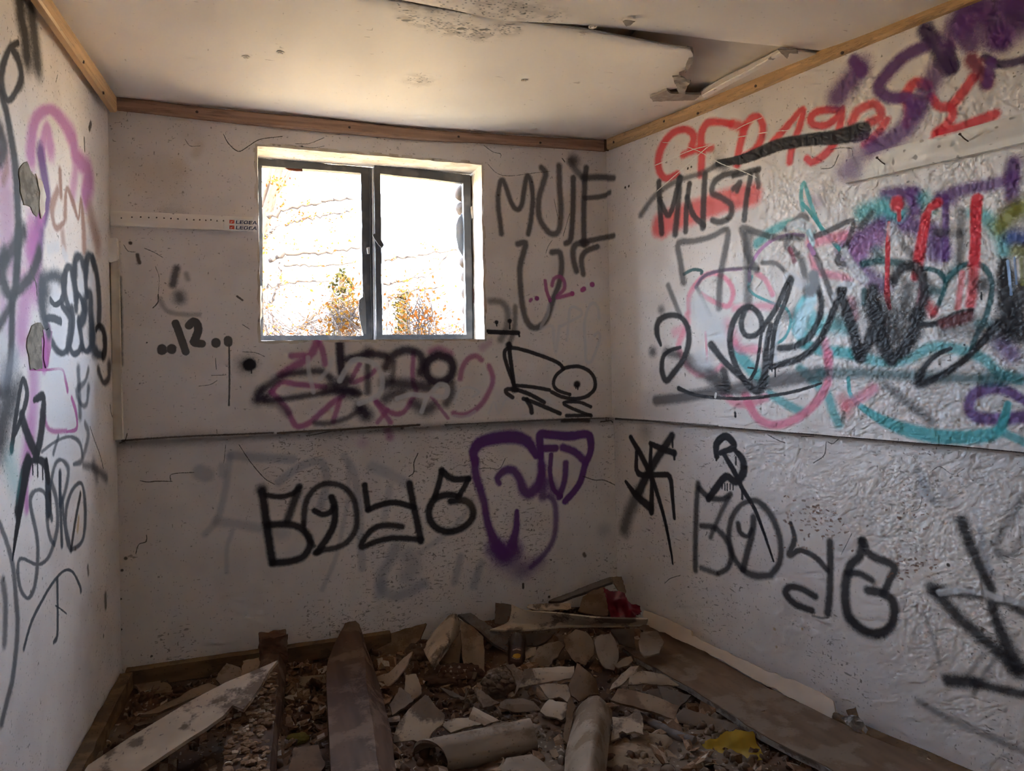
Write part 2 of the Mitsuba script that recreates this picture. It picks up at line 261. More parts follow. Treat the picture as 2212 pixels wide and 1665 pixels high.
RIGHT_STROKES = [
(13,50,92,0,[635,2288,244,651,2338,211,608,2381,167,527,2391,202,462,2359,250,420,2303,269,418,2237,233,463,2180,176,540,2184,190]),
(13,50,92,0,[690,2153,230,699,2236,227,695,2326,236,732,2374,207,799,2364,162,875,2334,156]),
(13,60,85,213,[875,2334,937,2302]),
(13,50,92,0,[901,2149,212,919,2225,213,947,2293,214,979,2326,194,1019,2324,148,1042,2275,186,1026,2214,204,985,2183,189,928,2174,179]),
(13,60,89,179,[579,2267,658,2271,757,2255]),
(13,50,92,0,[1088,2196,179,1160,2243,176,1235,2292,141,1223,2233,174,1185,2157,176,1170,2097,174]),
(13,50,92,0,[1404,2235,141,1352,2257,149,1293,2263,172,1271,2243,181,1288,2214,144,1342,2200,163,1392,2220,179,1407,2241,160,1395,2171,175,1365,2112,182,1314,2079,176,1271,2070,155,1250,2091,149]),
(13,60,89,0,[1446,2179,204,1471,2215,199,1531,2226,165,1560,2196,155,1556,2166,194,1515,2160,182]),
(13,60,89,175,[1498,2085,1551,2114,1581,2148]),
(14,45,89,0,[423,1961,595,589,1979,572,766,1996,542,897,2002,516,980,1998,498]),
(14,80,71,304,[395,1937,435,1921]),
(13,50,92,0,[1651,2217,216,1688,2252,197,1736,2226,164]),
(13,60,85,164,[1658,2208,1664,2156,1656,2115]),
(13,50,92,0,[1743,2189,150,1769,2146,151,1808,2136,185,1842,2165,187,1880,2207,184]),
(13,50,92,0,[1808,2131,146,1814,2105,165,1794,2077,181,1763,2057,183]),
(13,50,92,182,[1757,2054,1833,2053,1896,2062,1942,2067]),
(12,50,96,220,[1459,2414,1494,2357]),
(12,70,92,483,[1479,2370,1428,2325,1394,2297]),
(12,50,96,0,[1733,2368,246,1669,2362,261,1617,2337,277,1564,2296,283,1559,2265,218,1596,2229,215,1658,2208,210,1679,2180,201]),
(12,60,89,391,[1693,2162,1663,2113,1604,2078,1535,2063]),
(12,60,85,407,[1772,2277,1729,2214,1693,2162]),
(15,50,96,284,[1727,2426,1767,2355,1811,2264]),
(15,60,92,201,[1806,2341,1818,2262]),
(12,60,89,286,[1854,2438,1858,2356,1876,2315]),
(15,60,92,285,[1904,2438,1945,2362,1967,2301]),
(12,60,92,0,[1987,2410,333,1992,2350,364,1967,2295,398]),
(15,60,92,322,[2004,2397,2037,2345]),
(12,70,85,0,[1840,2410,442,1904,2418,422,1976,2415,392,2038,2402,372]),
(12,80,85,0,[1820,2370,449,1878,2382,358,1938,2312,316]),
(12,80,71,365,[1991,2306,2037,2307]),
(15,50,92,0,[1913,2262,133,1960,2223,144,2035,2213,151]),
(16,60,92,237,[1875,2269,1905,2218,1923,2176]),
(12,60,92,172,[1936,2241,1923,2173]),
(12,90,38,247,[1279,1913,1297,1902]),
(1,40,92,184,[416,2171,419,2057,428,1918]),
(1,40,92,0,[416,2086,151,483,1998,161,558,2160,181]),
(1,50,92,192,[555,2160,544,2052,518,1899]),
(1,40,92,160,[618,2119,597,2024,587,1902]),
(1,40,92,0,[601,2059,166,637,1971,154,701,1911,141]),
(1,40,92,177,[716,2143,704,2039,695,1903]),
(1,50,90,0,[900,2111,138,825,2117,149,769,2097,182,756,2051,159,811,2018,138,864,1974,156,854,1924,172,797,1910,143,753,1926,139]),
(1,50,92,129,[879,2103,942,2102,1017,2100]),
(1,45,92,147,[974,2086,949,1992,933,1898]),
(1,60,80,125,[1004,2096,1013,2028]),
(1,50,89,0,[877,2044,143,915,2066,113,898,2035,153]),
(0,70,80,0,[281,2033,180,387,2110,164,532,2151,141,702,2155,132,794,2170,127,943,2160,121,1034,2163,120]),
(1,20,99,0,[794,2178,160,881,2168,185,943,2164,236,1054,2173,279,1130,2178,264,1265,2162,256,1374,2143,281,1461,2137,365,1488,2135,369]),
(1,80,71,268,[794,2174,837,2159]),
(17,50,85,0,[1227,1887,93,1220,1954,97,1234,1996,82,1251,1948,88,1275,1874,86,1307,1800,82,1372,1723,79,1411,1681,78]),
(18,30,89,21,[402,2131,533,2184,633,2225,728,2264,763,2269]),
(18,30,89,0,[392,2261,21,536,2271,20,647,2277,19,729,2273,18,819,2276,18,946,2261,17,1085,2243,16,1169,2225,15]),
(18,30,80,16,[449,2361,538,2332,658,2273,727,2229,816,2169,911,2121,1002,2068]),
(18,30,71,18,[874,2298,947,2309,1038,2315]),
(4,30,98,57,[610,2196]),
(4,30,98,56,[632,2198]),
(4,30,98,66,[168,2197]),
(4,30,98,65,[195,2198]),
(5,40,80,15,[1431,2183,1434,2146]),
(5,40,80,14,[1356,2099,1397,2096,1444,2081,1447,2055]),
(5,40,80,16,[1388,2069,1363,2030,1313,2034]),
(19,50,44,276,[1345,1959,1335,1916]),
(10,90,32,256,[818,2233,773,2227]),
(12,90,50,338,[1410,1997,1465,1978]),
(12,95,61,491,[1458,2023,1505,2062]),
(12,60,92,565,[1425,1703,1482,1728,1551,1763,1604,1798]),
(12,70,89,376,[1584,1789,1654,1759,1738,1714,1766,1650]),
(12,70,80,347,[1452,1672,1499,1588,1559,1549]),
(20,80,61,341,[1453,1679,1537,1726]),
(12,80,61,349,[1701,1659,1749,1640]),
(12,60,92,273,[1574,1877,1645,1870,1685,1848]),
(12,70,89,225,[1764,1833,1839,1844,1927,1842,1989,1850]),
(12,60,92,237,[1995,1897,1988,1826,1990,1758]),
(12,50,92,266,[1672,1864,1684,1808]),
(12,50,92,122,[1783,1829,1782,1725,1779,1620]),
(12,90,71,208,[1763,1820,1807,1811]),
(17,70,85,0,[1484,1830,361,1559,1838,336,1616,1806,317]),
(17,70,80,241,[1873,1761,1919,1728,1952,1672,1962,1622]),
(17,80,71,231,[1712,1843,1737,1798]),
(12,80,80,313,[1950,1326,1975,1291]),
(12,50,92,0,[2012,1141,149,1947,1178,184,1890,1173,214,1854,1148,194,1845,1106,182,1872,1081,210,1935,1079,214,2011,1091,207]),
(17,60,85,0,[997,1784,221,1061,1819,213,1122,1839,199,1181,1843,182,1246,1812,177,1268,1776,185]),
(17,40,89,81,[1224,1914,1255,1880,1293,1825,1338,1763,1395,1693]),
(17,50,89,0,[966,1644,80,948,1600,79,982,1563,67,1071,1521,64,1139,1492,66,1158,1436,72,1127,1373,69,1066,1341,67]),
(21,40,92,275,[1230,1517,1196,1463,1191,1406,1218,1369]),
(17,50,89,322,[872,1320,937,1257,1009,1197]),
(17,60,80,191,[1043,1138,1128,1096,1210,1064]),
(17,60,80,204,[1199,1242,1246,1206,1315,1145,1343,1070,1364,1031]),
(17,50,89,224,[1210,1348,1288,1319,1371,1309,1429,1300]),
(17,60,80,0,[1429,1301,218,1539,1270,210,1643,1279,202,1730,1319,197,1822,1306,191,1892,1276,183,1938,1230,181,1998,1208,179]),
(17,40,92,0,[1409,1208,78,1418,1141,86,1474,1090,135,1554,1048,216,1637,1022,263,1723,1009,266,1810,1010,255,1892,1022,244,1934,1042,185,1951,1083,136,1962,1128,120]),
(17,80,80,334,[1251,1417,1329,1420,1403,1410]),
(21,80,71,206,[1282,1402,1260,1459]),
(17,80,61,154,[1878,1392,1926,1383]),
(17,50,80,135,[1934,1042,2009,1009]),
(22,60,89,152,[1480,1639,1548,1641,1626,1622]),
(22,50,92,89,[1700,1597,1753,1579,1777,1541,1763,1488,1732,1430]),
(22,50,92,0,[1781,1546,105,1822,1586,105,1866,1593,99,1903,1574,91,1923,1526,89,1917,1464,92,1900,1408,94,1872,1351,95,1855,1299,95]),
(22,70,85,183,[1704,1517,1757,1512]),
(22,80,71,203,[1529,1682,1548,1654]),
(22,90,71,196,[1822,1583,1781,1552]),
(22,40,92,0,[569,1698,87,625,1713,81,679,1703,79,681,1690,102]),
(22,50,89,135,[1483,1537,1480,1491]),
(22,90,61,244,[1896,1212,1998,1213]),
(23,60,80,0,[597,1517,156,605,1599,152,678,1666,131,752,1683,112,822,1651,117,862,1593,135,838,1528,123,778,1540,113,707,1574,117,676,1593,120]),
(23,70,66,0,[585,1501,181,584,1451,177,531,1377,180,529,1327,178,589,1250,158,654,1217,135,728,1226,133,791,1258,136]),
(23,50,85,0,[1326,1303,189,1324,1207,187,1291,1137,181,1227,1072,178,1143,1024,178,1057,1006,185,986,1027,209,941,1081,227,919,1127,232]),
(23,70,71,0,[797,1139,215,855,1094,195,941,1093,181,1025,1122,178]),
(23,70,76,240,[1260,1753,1337,1756,1412,1755]),
(23,70,71,0,[1266,1696,179,1288,1631,164,1393,1599,157,1422,1576,157]),
(23,60,71,120,[994,1656,1038,1622,1072,1559]),
(23,70,71,180,[1312,1352,1325,1276]),
(23,70,71,198,[1396,1100,1461,1136,1510,1170]),
(23,80,71,197,[863,1359,901,1331,985,1329]),
(23,90,61,162,[867,1514,999,1513,1088,1506]),
(23,80,61,175,[1427,1502,1440,1441]),
(23,90,61,299,[826,1439,863,1374]),
(23,50,61,68,[697,1413,703,1274]),
(23,90,50,240,[503,1421,549,1436]),
(13,90,44,239,[1382,1126,1402,1080]),
(20,40,89,0,[954,1630,91,958,1683,91,1005,1745,85,1078,1787,77,1164,1796,70,1229,1783,68]),
(20,50,80,0,[644,1629,87,689,1673,78,793,1690,70,911,1684,67]),
(0,55,82,0,[565,1661,191,548,1764,193,539,1849,185,640,1847,145,746,1852,144,838,1869,139,826,1785,174,792,1662,176,778,1521,176]),
(0,55,82,0,[994,1671,160,950,1737,170,935,1816,177,925,1863,157,1008,1827,142,1096,1795,140,1163,1789,139]),
(0,70,76,232,[952,1828,948,1661,944,1524]),
(0,60,80,165,[1221,1780,1163,1782,1150,1748,1202,1705,1225,1645,1235,1545]),
(0,60,80,0,[1246,1847,110,1215,1866,123,1147,1820,134]),
(0,50,85,0,[1276,1772,118,1353,1788,116,1442,1807,103,1418,1724,121,1373,1662,119,1423,1643,106]),
(0,55,82,126,[1260,1739,1297,1658,1333,1564,1354,1508]),
(0,60,71,116,[655,1619,705,1526,725,1492]),
(0,60,71,0,[644,1629,96,699,1676,87,793,1690,78,911,1688,75,1003,1674,72]),
(0,60,76,150,[463,1654,507,1565,540,1503]),
(0,60,76,103,[1022,1698,1093,1686,1143,1640]),
(0,70,71,128,[1603,1748,1640,1679,1688,1617]),
(0,70,76,139,[1833,1770,1831,1682,1822,1607]),
(0,70,71,139,[1750,1716,1830,1697]),
(0,80,66,174,[1557,1183,1627,1128,1718,1058]),
(0,70,80,156,[1518,1820,1476,1781]),
(0,50,82,0,[361,1084,265,528,1105,255,746,1138,277,990,1174,293,1165,1206,311,1286,1224,300]),
(22,80,76,0,[1286,1224,225,1399,1228,218,1504,1225,212,1642,1219,203,1786,1211,194,1948,1207,183]),
(0,70,80,361,[579,1284,697,1226,798,1171]),
(16,60,80,110,[1162,1739,1181,1686]),
(0,90,66,348,[1426,1475,1389,1437]),
(0,90,61,231,[1138,1466,1221,1461]),
(0,90,66,313,[1915,1350,1845,1387,1778,1379]),
(13,35,96,250,[1613,1843,1616,1834]),
(13,50,89,76,[1621,1812,1621,1781]),
(13,40,97,0,[1755,1815,191,1727,1797,136,1709,1736,162,1695,1678,185,1684,1629,170]),
(13,30,97,0,[1883,1803,200,1879,1753,167,1877,1684,160,1873,1605,161]),
(13,50,96,167,[1716,1773,1698,1671,1688,1617,1675,1569]),
(13,35,97,0,[1583,1777,50,1577,1688,100,1573,1593,92,1570,1516,120,1578,1465,84]),
(13,40,97,164,[1881,1791,1877,1705,1872,1618]),
(13,60,89,177,[1872,1618,1865,1514,1855,1457]),
(13,80,80,191,[1703,1480,1732,1442]),
(13,60,71,109,[1833,1565,1816,1448]),
(23,60,61,100,[1699,1542,1678,1433]),
(3,90,96,553,[653,1546,704,1477,765,1418]),
(3,90,89,376,[656,1291,708,1266]),
(3,60,96,215,[1151,1625,1216,1589]),
(3,50,96,174,[1164,1832,1214,1834,1261,1802]),
(24,50,96,242,[1263,1564,1254,1515,1212,1455,1194,1392]),
(24,60,92,106,[1253,1796,1268,1745]),
(20,40,89,94,[1252,1740,1271,1706]),
(3,60,89,143,[1403,1696,1437,1638,1485,1576]),
(3,50,96,152,[1362,1521,1396,1565,1432,1562]),
(3,50,89,169,[1094,1432,1075,1352,1069,1279]),
(3,80,71,198,[1609,1715,1590,1756]),
(1,40,97,0,[404,1362,88,378,1426,198,392,1482,188,459,1507,150,540,1495,134,586,1442,173,590,1367,179,556,1293,169,497,1234,182,437,1186,168,408,1234,182,416,1299,148,459,1332,109,535,1348,93]),
(1,90,71,221,[412,1537]),
(1,80,80,260,[344,1330]),
(1,90,80,235,[441,1328,523,1310]),
(1,40,97,0,[730,1355,201,791,1290,166,859,1234,159,925,1188,155]),
(1,40,97,0,[1015,1414,155,1007,1467,148,962,1511,132,906,1504,147,856,1445,166,838,1360,170,865,1265,163,925,1180,152,980,1150,205,1008,1174,233,1028,1249,192,1035,1339,154,1059,1427,152]),
(1,50,89,215,[800,1234,818,1155]),
(1,80,61,295,[717,1218,798,1155]),
(1,40,97,0,[929,1506,151,904,1450,155,922,1395,135,977,1389,127,1033,1436,136,1088,1499,137,1133,1576,136,1163,1616,134]),
(1,40,96,120,[1167,1608,1131,1518,1086,1433,1066,1345,1053,1253]),
(1,40,97,86,[1010,1399,993,1302,973,1234,944,1196]),
(1,40,97,0,[1055,1251,121,1124,1267,151,1208,1291,150,1281,1346,153,1329,1420,154,1361,1487,153,1399,1545,151]),
(1,50,96,146,[1100,1330,1168,1335,1234,1365,1283,1430,1301,1512,1279,1576]),
(25,40,98,254,[1268,1616,1271,1577,1255,1557]),
(1,45,97,0,[1381,1546,170,1405,1477,215,1432,1395,252,1449,1308,251,1459,1281,189]),
(1,50,97,244,[1461,1288,1493,1340,1505,1378]),
(1,50,97,0,[1515,1541,220,1517,1469,305,1541,1364,301,1563,1305,298,1580,1270,212]),
(1,60,97,0,[1582,1273,173,1625,1310,294,1664,1372,290,1684,1433,288]),
(1,90,92,662,[1544,1454,1588,1375]),
(1,60,96,222,[1599,1565,1625,1603,1669,1607,1699,1567,1703,1493,1671,1427]),
(1,90,80,274,[1649,1535,1634,1448]),
(1,50,96,110,[1671,1402,1731,1398,1778,1415,1819,1430,1857,1436]),
(26,50,92,193,[1767,1397,1812,1407,1849,1419]),
(1,50,97,0,[1936,1389,177,1877,1316,121,1815,1259,124,1739,1211,129,1682,1195,237,1698,1247,111,1741,1290,97,1788,1312,83]),
(1,60,97,0,[1961,1584,191,1965,1522,327,1968,1437,327,1977,1364,326]),
(1,80,92,241,[2019,1500,1998,1424,2016,1346]),
(1,90,71,287,[1941,1383,1976,1347]),
(1,90,89,269,[1892,1518]),
(1,40,96,29,[1891,1495,1890,1472]),
(1,35,97,0,[518,1149,124,618,1122,82,746,1112,78,914,1113,75,1078,1133,71,1196,1157,69,1293,1186,45]),
(1,40,96,38,[1059,1257,1061,1233]),
(1,40,96,42,[1077,1256,1076,1212]),
(1,40,96,37,[1834,1323]),
(1,40,96,63,[859,1047,860,1031]),
(27,80,92,337,[1958,1703,1984,1738,2024,1753]),
(28,80,92,283,[1988,1662,2022,1646]),
(27,80,80,201,[1997,1619,2021,1610]),
(29,40,89,43,[1971,1589,1975,1532,1979,1481]),
(29,40,89,32,[1991,1597,1995,1513]),
(27,60,71,69,[2011,1589,2012,1512]),
(4,80,71,86,[1388,1072,1383,1038]),
(30,30,89,64,[751,1130,746,1114]),
(31,30,96,41,[936,1249,964,1246]),
(1,30,99,0,[135,879,164,203,802,194,271,710,196,323,609,151,373,481,120,409,344,89,422,271,59]),
(1,40,98,0,[437,911,213,343,805,244,256,698,255,181,589,290]),
(32,80,80,393,[181,589,103,466,66,378]),
(1,30,99,0,[283,859,149,358,841,188,450,827,193]),
(1,30,98,84,[450,825,449,797]),
(1,30,98,71,[439,900,439,857]),
(1,30,99,0,[287,854,120,279,750,152,286,653,151,278,509,195]),
(1,30,98,0,[176,804,128,185,695,176,340,706,148,414,705,166,430,605,130,440,502,100]),
(1,30,98,0,[86,639,104,166,577,223,272,528,261]),
(1,30,96,92,[272,523,274,496]),
(1,25,99,0,[720,837,161,720,891,193,766,932,188,805,921,200,820,888,171,741,854,123]),
(1,30,96,62,[718,842,718,819]),
(1,30,99,0,[820,882,113,870,835,198,870,775,212,826,733,201,772,749,185,714,690,194,664,631,177]),
(1,30,99,0,[764,850,131,817,782,154,868,702,128,929,626,104,977,526,80,1023,415,51]),
(1,30,96,36,[749,712,748,690]),
(1,30,96,36,[765,715,765,686]),
(1,30,96,36,[779,716,778,685]),
(1,30,96,36,[796,718,795,694]),
(1,30,96,35,[813,716,812,693]),
(1,30,96,47,[832,844,831,811]),
(1,30,96,69,[864,693,863,660]),
(1,60,89,168,[602,694,590,600,576,415,572,276]),
(1,55,92,0,[610,672,178,666,639,159,747,642,139,797,671,138]),
(1,70,85,128,[786,652,733,569,672,451]),
(1,60,89,0,[614,495,139,697,501,151,764,460,174,793,396,169,771,330,136,714,290,127]),
(1,70,80,136,[702,288,608,293]),
(1,60,90,0,[1002,348,148,921,330,187,858,341,170,806,390,150,781,472,157,800,562,148,856,632,119,930,662,137,980,643,182,1028,592,177,1060,508,150,1054,418,143,1007,351,159]),
(1,50,92,0,[837,543,145,847,506,141,889,497,105,911,530,115]),
(1,50,92,170,[923,587,916,523,884,423,858,341]),
(1,50,92,0,[1114,595,84,1131,530,138,1103,459,152,1157,489,120,1228,475,135,1279,436,139]),
(1,50,92,161,[1295,550,1294,439,1286,323,1276,259]),
(1,50,94,0,[1222,314,161,1162,329,157,1107,325,138,1080,294,181,1115,262,177,1169,253,158,1205,253,151]),
(0,70,71,50,[1209,232,1248,234,1278,244]),
(1,50,94,0,[1433,577,185,1420,519,175,1379,473,179,1357,386,197,1359,304,213,1378,264,226,1429,238,204,1490,242,167,1535,280,155,1553,335,176,1545,383,206,1501,400,192,1452,395,183]),
(1,90,50,0,[1374,256,233,1467,224,196,1543,283,168]),
(1,55,92,0,[1433,581,183,1467,533,178,1555,512,175,1539,459,144,1512,399,144]),
(1,60,92,141,[1370,442,1418,453,1468,439]),
(1,70,94,0,[1798,720,229,1824,643,215,1858,567,201,1887,510,178]),
(1,90,89,0,[1699,460,260,1770,464,143,1850,478,138]),
(1,80,89,167,[1892,479,1937,472,1992,453]),
(1,70,92,253,[1706,455,1769,395,1836,348,1906,306,1956,266]),
(1,70,94,0,[1888,459,171,1907,389,209,1940,317,280,1961,268,312]),
(3,60,85,104,[1719,455,1802,484,1863,490,1909,484,1993,487]),
(1,70,94,240,[1741,154,1826,177]),
(1,70,92,153,[1826,177,1915,183,1987,194]),
(0,90,55,85,[1900,292,1857,214,1825,138]),
(0,90,44,85,[1858,285,1808,197]),
(0,90,55,0,[1636,41,145,1729,22,139,1823,14,131,1983,5,124]),
(0,90,38,86,[1664,366,1701,261,1713,204]),
(0,90,55,0,[1984,829,125,1907,673,129,1912,636,142]),
(0,90,50,0,[1912,629,126,1958,651,114,1998,727,111]),
(3,90,71,218,[1674,839,1673,798]),
(3,90,80,137,[1847,761,1856,733]),
(11,90,55,172,[1648,870,1680,805,1706,775]),
(11,90,61,120,[1855,701,1882,566]),
(11,90,38,191,[1739,807,1771,785]),
(5,40,85,17,[1004,960,1047,943,1095,930]),
(5,40,85,15,[1174,961,1232,969]),
(5,40,85,20,[1288,950,1278,896,1229,860]),
(5,40,85,15,[1296,951,1317,945,1342,966]),
(5,40,80,9,[1695,875,1729,899,1773,877,1811,901]),
(5,40,80,9,[1666,783,1652,740,1624,725]),
(5,40,80,18,[363,161,404,195,470,225]),
(5,40,80,11,[1390,602,1365,552,1343,511]),
(4,30,96,64,[1750,559]),
(4,95,38,448,[249,920]),
(9,40,80,68,[1020,122]),
(9,40,80,55,[1158,163]),
(9,40,80,58,[1028,47]),
(5,40,89,0,[17,973,63,269,978,60,527,979,57,757,980,54]),
(5,40,85,0,[784,977,43,1106,977,39,1418,977,36,1683,978,33,1993,974,30]),
(0,60,85,177,[19,2280,79,2265]),
(0,50,85,148,[16,2193,44,2195]),
(0,50,85,155,[8,1957,68,1959]),
(36,50,61,36,[1526,615,1534,620]),
(36,50,89,25,[1225,715,1224,716]),
(36,50,61,40,[1231,667,1222,661]),
(36,50,61,19,[1692,529,1691,531]),
(36,50,89,23,[1662,548,1656,548]),
(36,50,76,35,[1612,547,1621,551]),
(36,50,89,22,[1034,526,1028,526]),
(36,50,89,36,[1529,715,1533,717]),
(36,50,61,41,[1277,632,1287,633]),
(36,50,89,18,[1596,712,1598,716]),
(36,50,76,47,[1301,640,1307,636]),
(36,50,61,28,[1677,676,1683,678]),
(36,50,76,27,[1344,608,1344,609]),
(36,50,89,20,[1232,626,1237,627]),
(36,50,61,45,[1202,674,1193,675]),
(36,50,89,23,[914,643,912,643]),
(36,50,89,25,[1140,694,1130,691]),
(36,50,76,42,[1637,555,1635,558]),
(36,50,89,40,[1269,569,1261,567]),
(36,50,76,18,[1634,738,1633,734]),
(36,50,61,24,[1603,534,1612,533]),
(36,50,76,20,[1681,727,1686,725]),
(36,50,76,42,[1041,598,1041,595]),
(36,50,76,34,[1079,600,1087,602]),
(36,50,89,38,[1091,595,1087,596]),
(36,50,76,34,[1538,472,1531,466]),
(36,50,76,34,[1574,528,1566,523]),
(36,50,89,30,[1585,662,1589,663]),
(36,50,89,19,[1706,538,1708,540]),
(36,50,76,17,[1642,584,1636,579]),
(36,50,89,21,[1571,518,1570,518]),
(36,50,61,42,[1223,662,1220,656]),
(36,50,89,28,[1676,671,1668,669]),
(36,50,76,32,[1259,639,1258,637]),
(36,50,76,23,[1282,677,1293,673]),
(36,50,76,20,[1598,547,1595,542]),
(36,50,89,38,[1575,695,1585,696]),
(36,50,76,30,[1436,678,1439,680]),
(36,50,76,22,[1456,645,1452,640]),
(36,50,76,29,[1107,702,1101,705]),
(36,50,76,27,[1164,616,1175,614]),
(36,50,89,37,[1393,537,1389,534]),
(36,50,76,23,[1184,666,1189,665]),
(36,50,89,45,[1247,658,1238,660]),
(36,50,89,35,[1550,484,1540,479]),
(36,50,76,22,[1630,609,1636,610]),
(36,50,76,52,[1177,540,1178,538]),
(36,50,76,28,[1249,680,1249,681]),
(36,50,89,21,[1091,706,1083,701]),
(36,50,61,37,[1607,499,1598,497]),
(36,50,76,23,[1332,593,1340,597]),
(36,50,89,17,[1642,709,1636,706]),
(36,50,89,39,[1344,652,1335,648]),
(36,50,61,33,[1267,662,1269,662]),
(36,50,76,24,[1276,644,1280,645]),
(36,50,76,23,[1356,633,1351,627]),
(36,50,89,20,[1594,754,1599,752]),
(36,50,61,32,[1185,623,1182,622]),
(36,50,89,39,[1588,471,1579,472]),
(36,50,61,22,[1648,540,1655,541]),
(36,50,76,31,[1579,712,1574,712]),
(36,50,89,32,[1226,662,1222,659]),
(36,50,61,22,[1306,634,1298,635]),
(36,50,61,34,[1277,576,1287,576]),
(36,50,61,41,[1167,503,1178,506]),
(36,50,61,46,[1220,632,1229,630]),
(36,50,76,21,[1179,664,1173,662]),
(36,50,61,40,[1663,598,1666,596]),
(36,50,61,26,[1400,666,1404,664]),
(36,50,89,34,[1169,574,1159,573]),
(36,50,61,27,[1252,660,1258,658]),
(36,50,61,39,[1256,620,1259,618]),
(36,50,61,33,[1638,628,1636,630]),
(36,50,76,21,[1313,528,1303,527]),
(36,50,61,23,[1172,575,1169,575]),
(36,50,61,20,[1647,522,1650,524]),
(36,50,89,17,[1702,548,1711,552]),
(36,50,89,43,[1199,556,1199,554]),
(36,50,89,25,[1084,487,1079,485]),
(36,50,61,37,[1224,599,1231,597]),
(36,50,76,24,[1302,615,1292,613]),
(36,50,61,34,[1231,633,1224,633]),
(36,50,89,32,[1253,668,1260,673]),
(36,50,89,17,[1641,532,1634,529]),
(36,50,61,34,[1199,603,1207,604]),
(36,50,61,23,[1312,593,1307,595]),
(36,50,61,23,[1409,665,1408,667]),
(36,50,76,25,[1239,742,1241,738]),
(36,50,76,39,[1245,589,1236,584]),
(36,50,61,42,[1149,508,1148,508]),
(36,50,61,19,[1688,565,1697,566]),
(36,50,76,20,[1619,528,1629,534]),
(36,50,61,30,[1520,720,1514,718]),
(36,50,89,25,[1281,597,1285,593]),
(36,50,61,19,[1513,749,1520,750]),
(36,50,76,31,[1360,600,1369,603]),
(36,50,76,21,[1670,722,1661,719]),
(36,50,76,50,[1117,628,1117,628]),
(36,50,76,25,[1572,492,1576,490]),
(36,50,61,23,[1031,646,1032,648]),
(36,50,61,38,[1160,646,1166,644]),
(36,50,76,35,[1338,641,1343,640]),
(36,50,76,22,[1677,759,1677,755]),
(36,50,89,22,[1587,536,1577,534]),
(36,50,61,31,[1318,662,1310,658]),
(36,50,61,21,[1597,522,1593,519]),
(36,50,76,40,[1249,690,1238,687]),
(36,50,89,21,[1107,592,1101,590]),
(36,50,76,23,[1608,499,1601,499]),
(36,50,76,24,[1124,639,1128,637]),
(36,50,61,41,[1204,617,1196,615]),
(36,50,61,21,[1568,564,1575,569]),
(36,50,61,31,[1315,582,1305,577]),
(36,50,61,19,[1684,596,1676,597]),
(36,50,61,24,[1205,652,1210,649]),
(36,50,61,31,[1315,676,1307,673]),
(36,50,89,34,[1636,715,1633,712]),
(36,50,61,51,[1094,634,1100,630]),
(36,50,76,34,[1314,704,1321,704]),
(36,50,76,25,[1241,588,1230,586]),
(36,50,61,43,[1173,698,1184,699]),
(36,50,76,24,[1584,690,1577,692]),
(36,50,61,20,[1604,486,1612,484]),
(36,50,89,29,[1641,517,1632,514]),
(36,50,89,36,[1713,570,1706,568]),
(36,50,89,34,[1580,551,1582,553]),
(36,50,76,25,[1123,537,1133,540]),
(36,50,76,29,[1108,588,1120,585]),
(36,50,61,20,[1139,611,1134,607]),
(36,50,61,22,[1686,502,1677,501]),
(36,50,61,20,[1639,588,1641,591]),
(36,50,61,29,[1645,543,1638,541]),
(36,50,76,18,[1573,480,1566,477]),
(36,50,61,41,[1183,647,1179,646]),
(36,50,76,22,[1639,533,1630,531]),
(36,50,61,43,[1101,618,1101,616]),
(36,50,76,32,[1637,533,1645,532]),
(36,50,76,40,[1188,505,1185,503]),
(36,50,89,24,[1347,549,1337,546]),
(36,50,61,32,[1184,598,1193,602]),
(36,50,76,19,[1306,616,1295,611]),
(36,50,89,23,[1601,507,1608,508]),
(36,50,89,27,[1240,611,1234,612]),
(36,50,89,23,[1313,668,1324,671]),
(36,50,89,44,[1234,680,1222,681]),
(36,50,89,33,[1694,539,1688,535]),
(36,50,89,17,[1683,792,1686,795]),
(36,50,61,26,[1675,611,1679,614]),
(36,50,89,32,[1203,566,1198,560]),
(36,50,76,21,[1635,751,1630,746]),
]
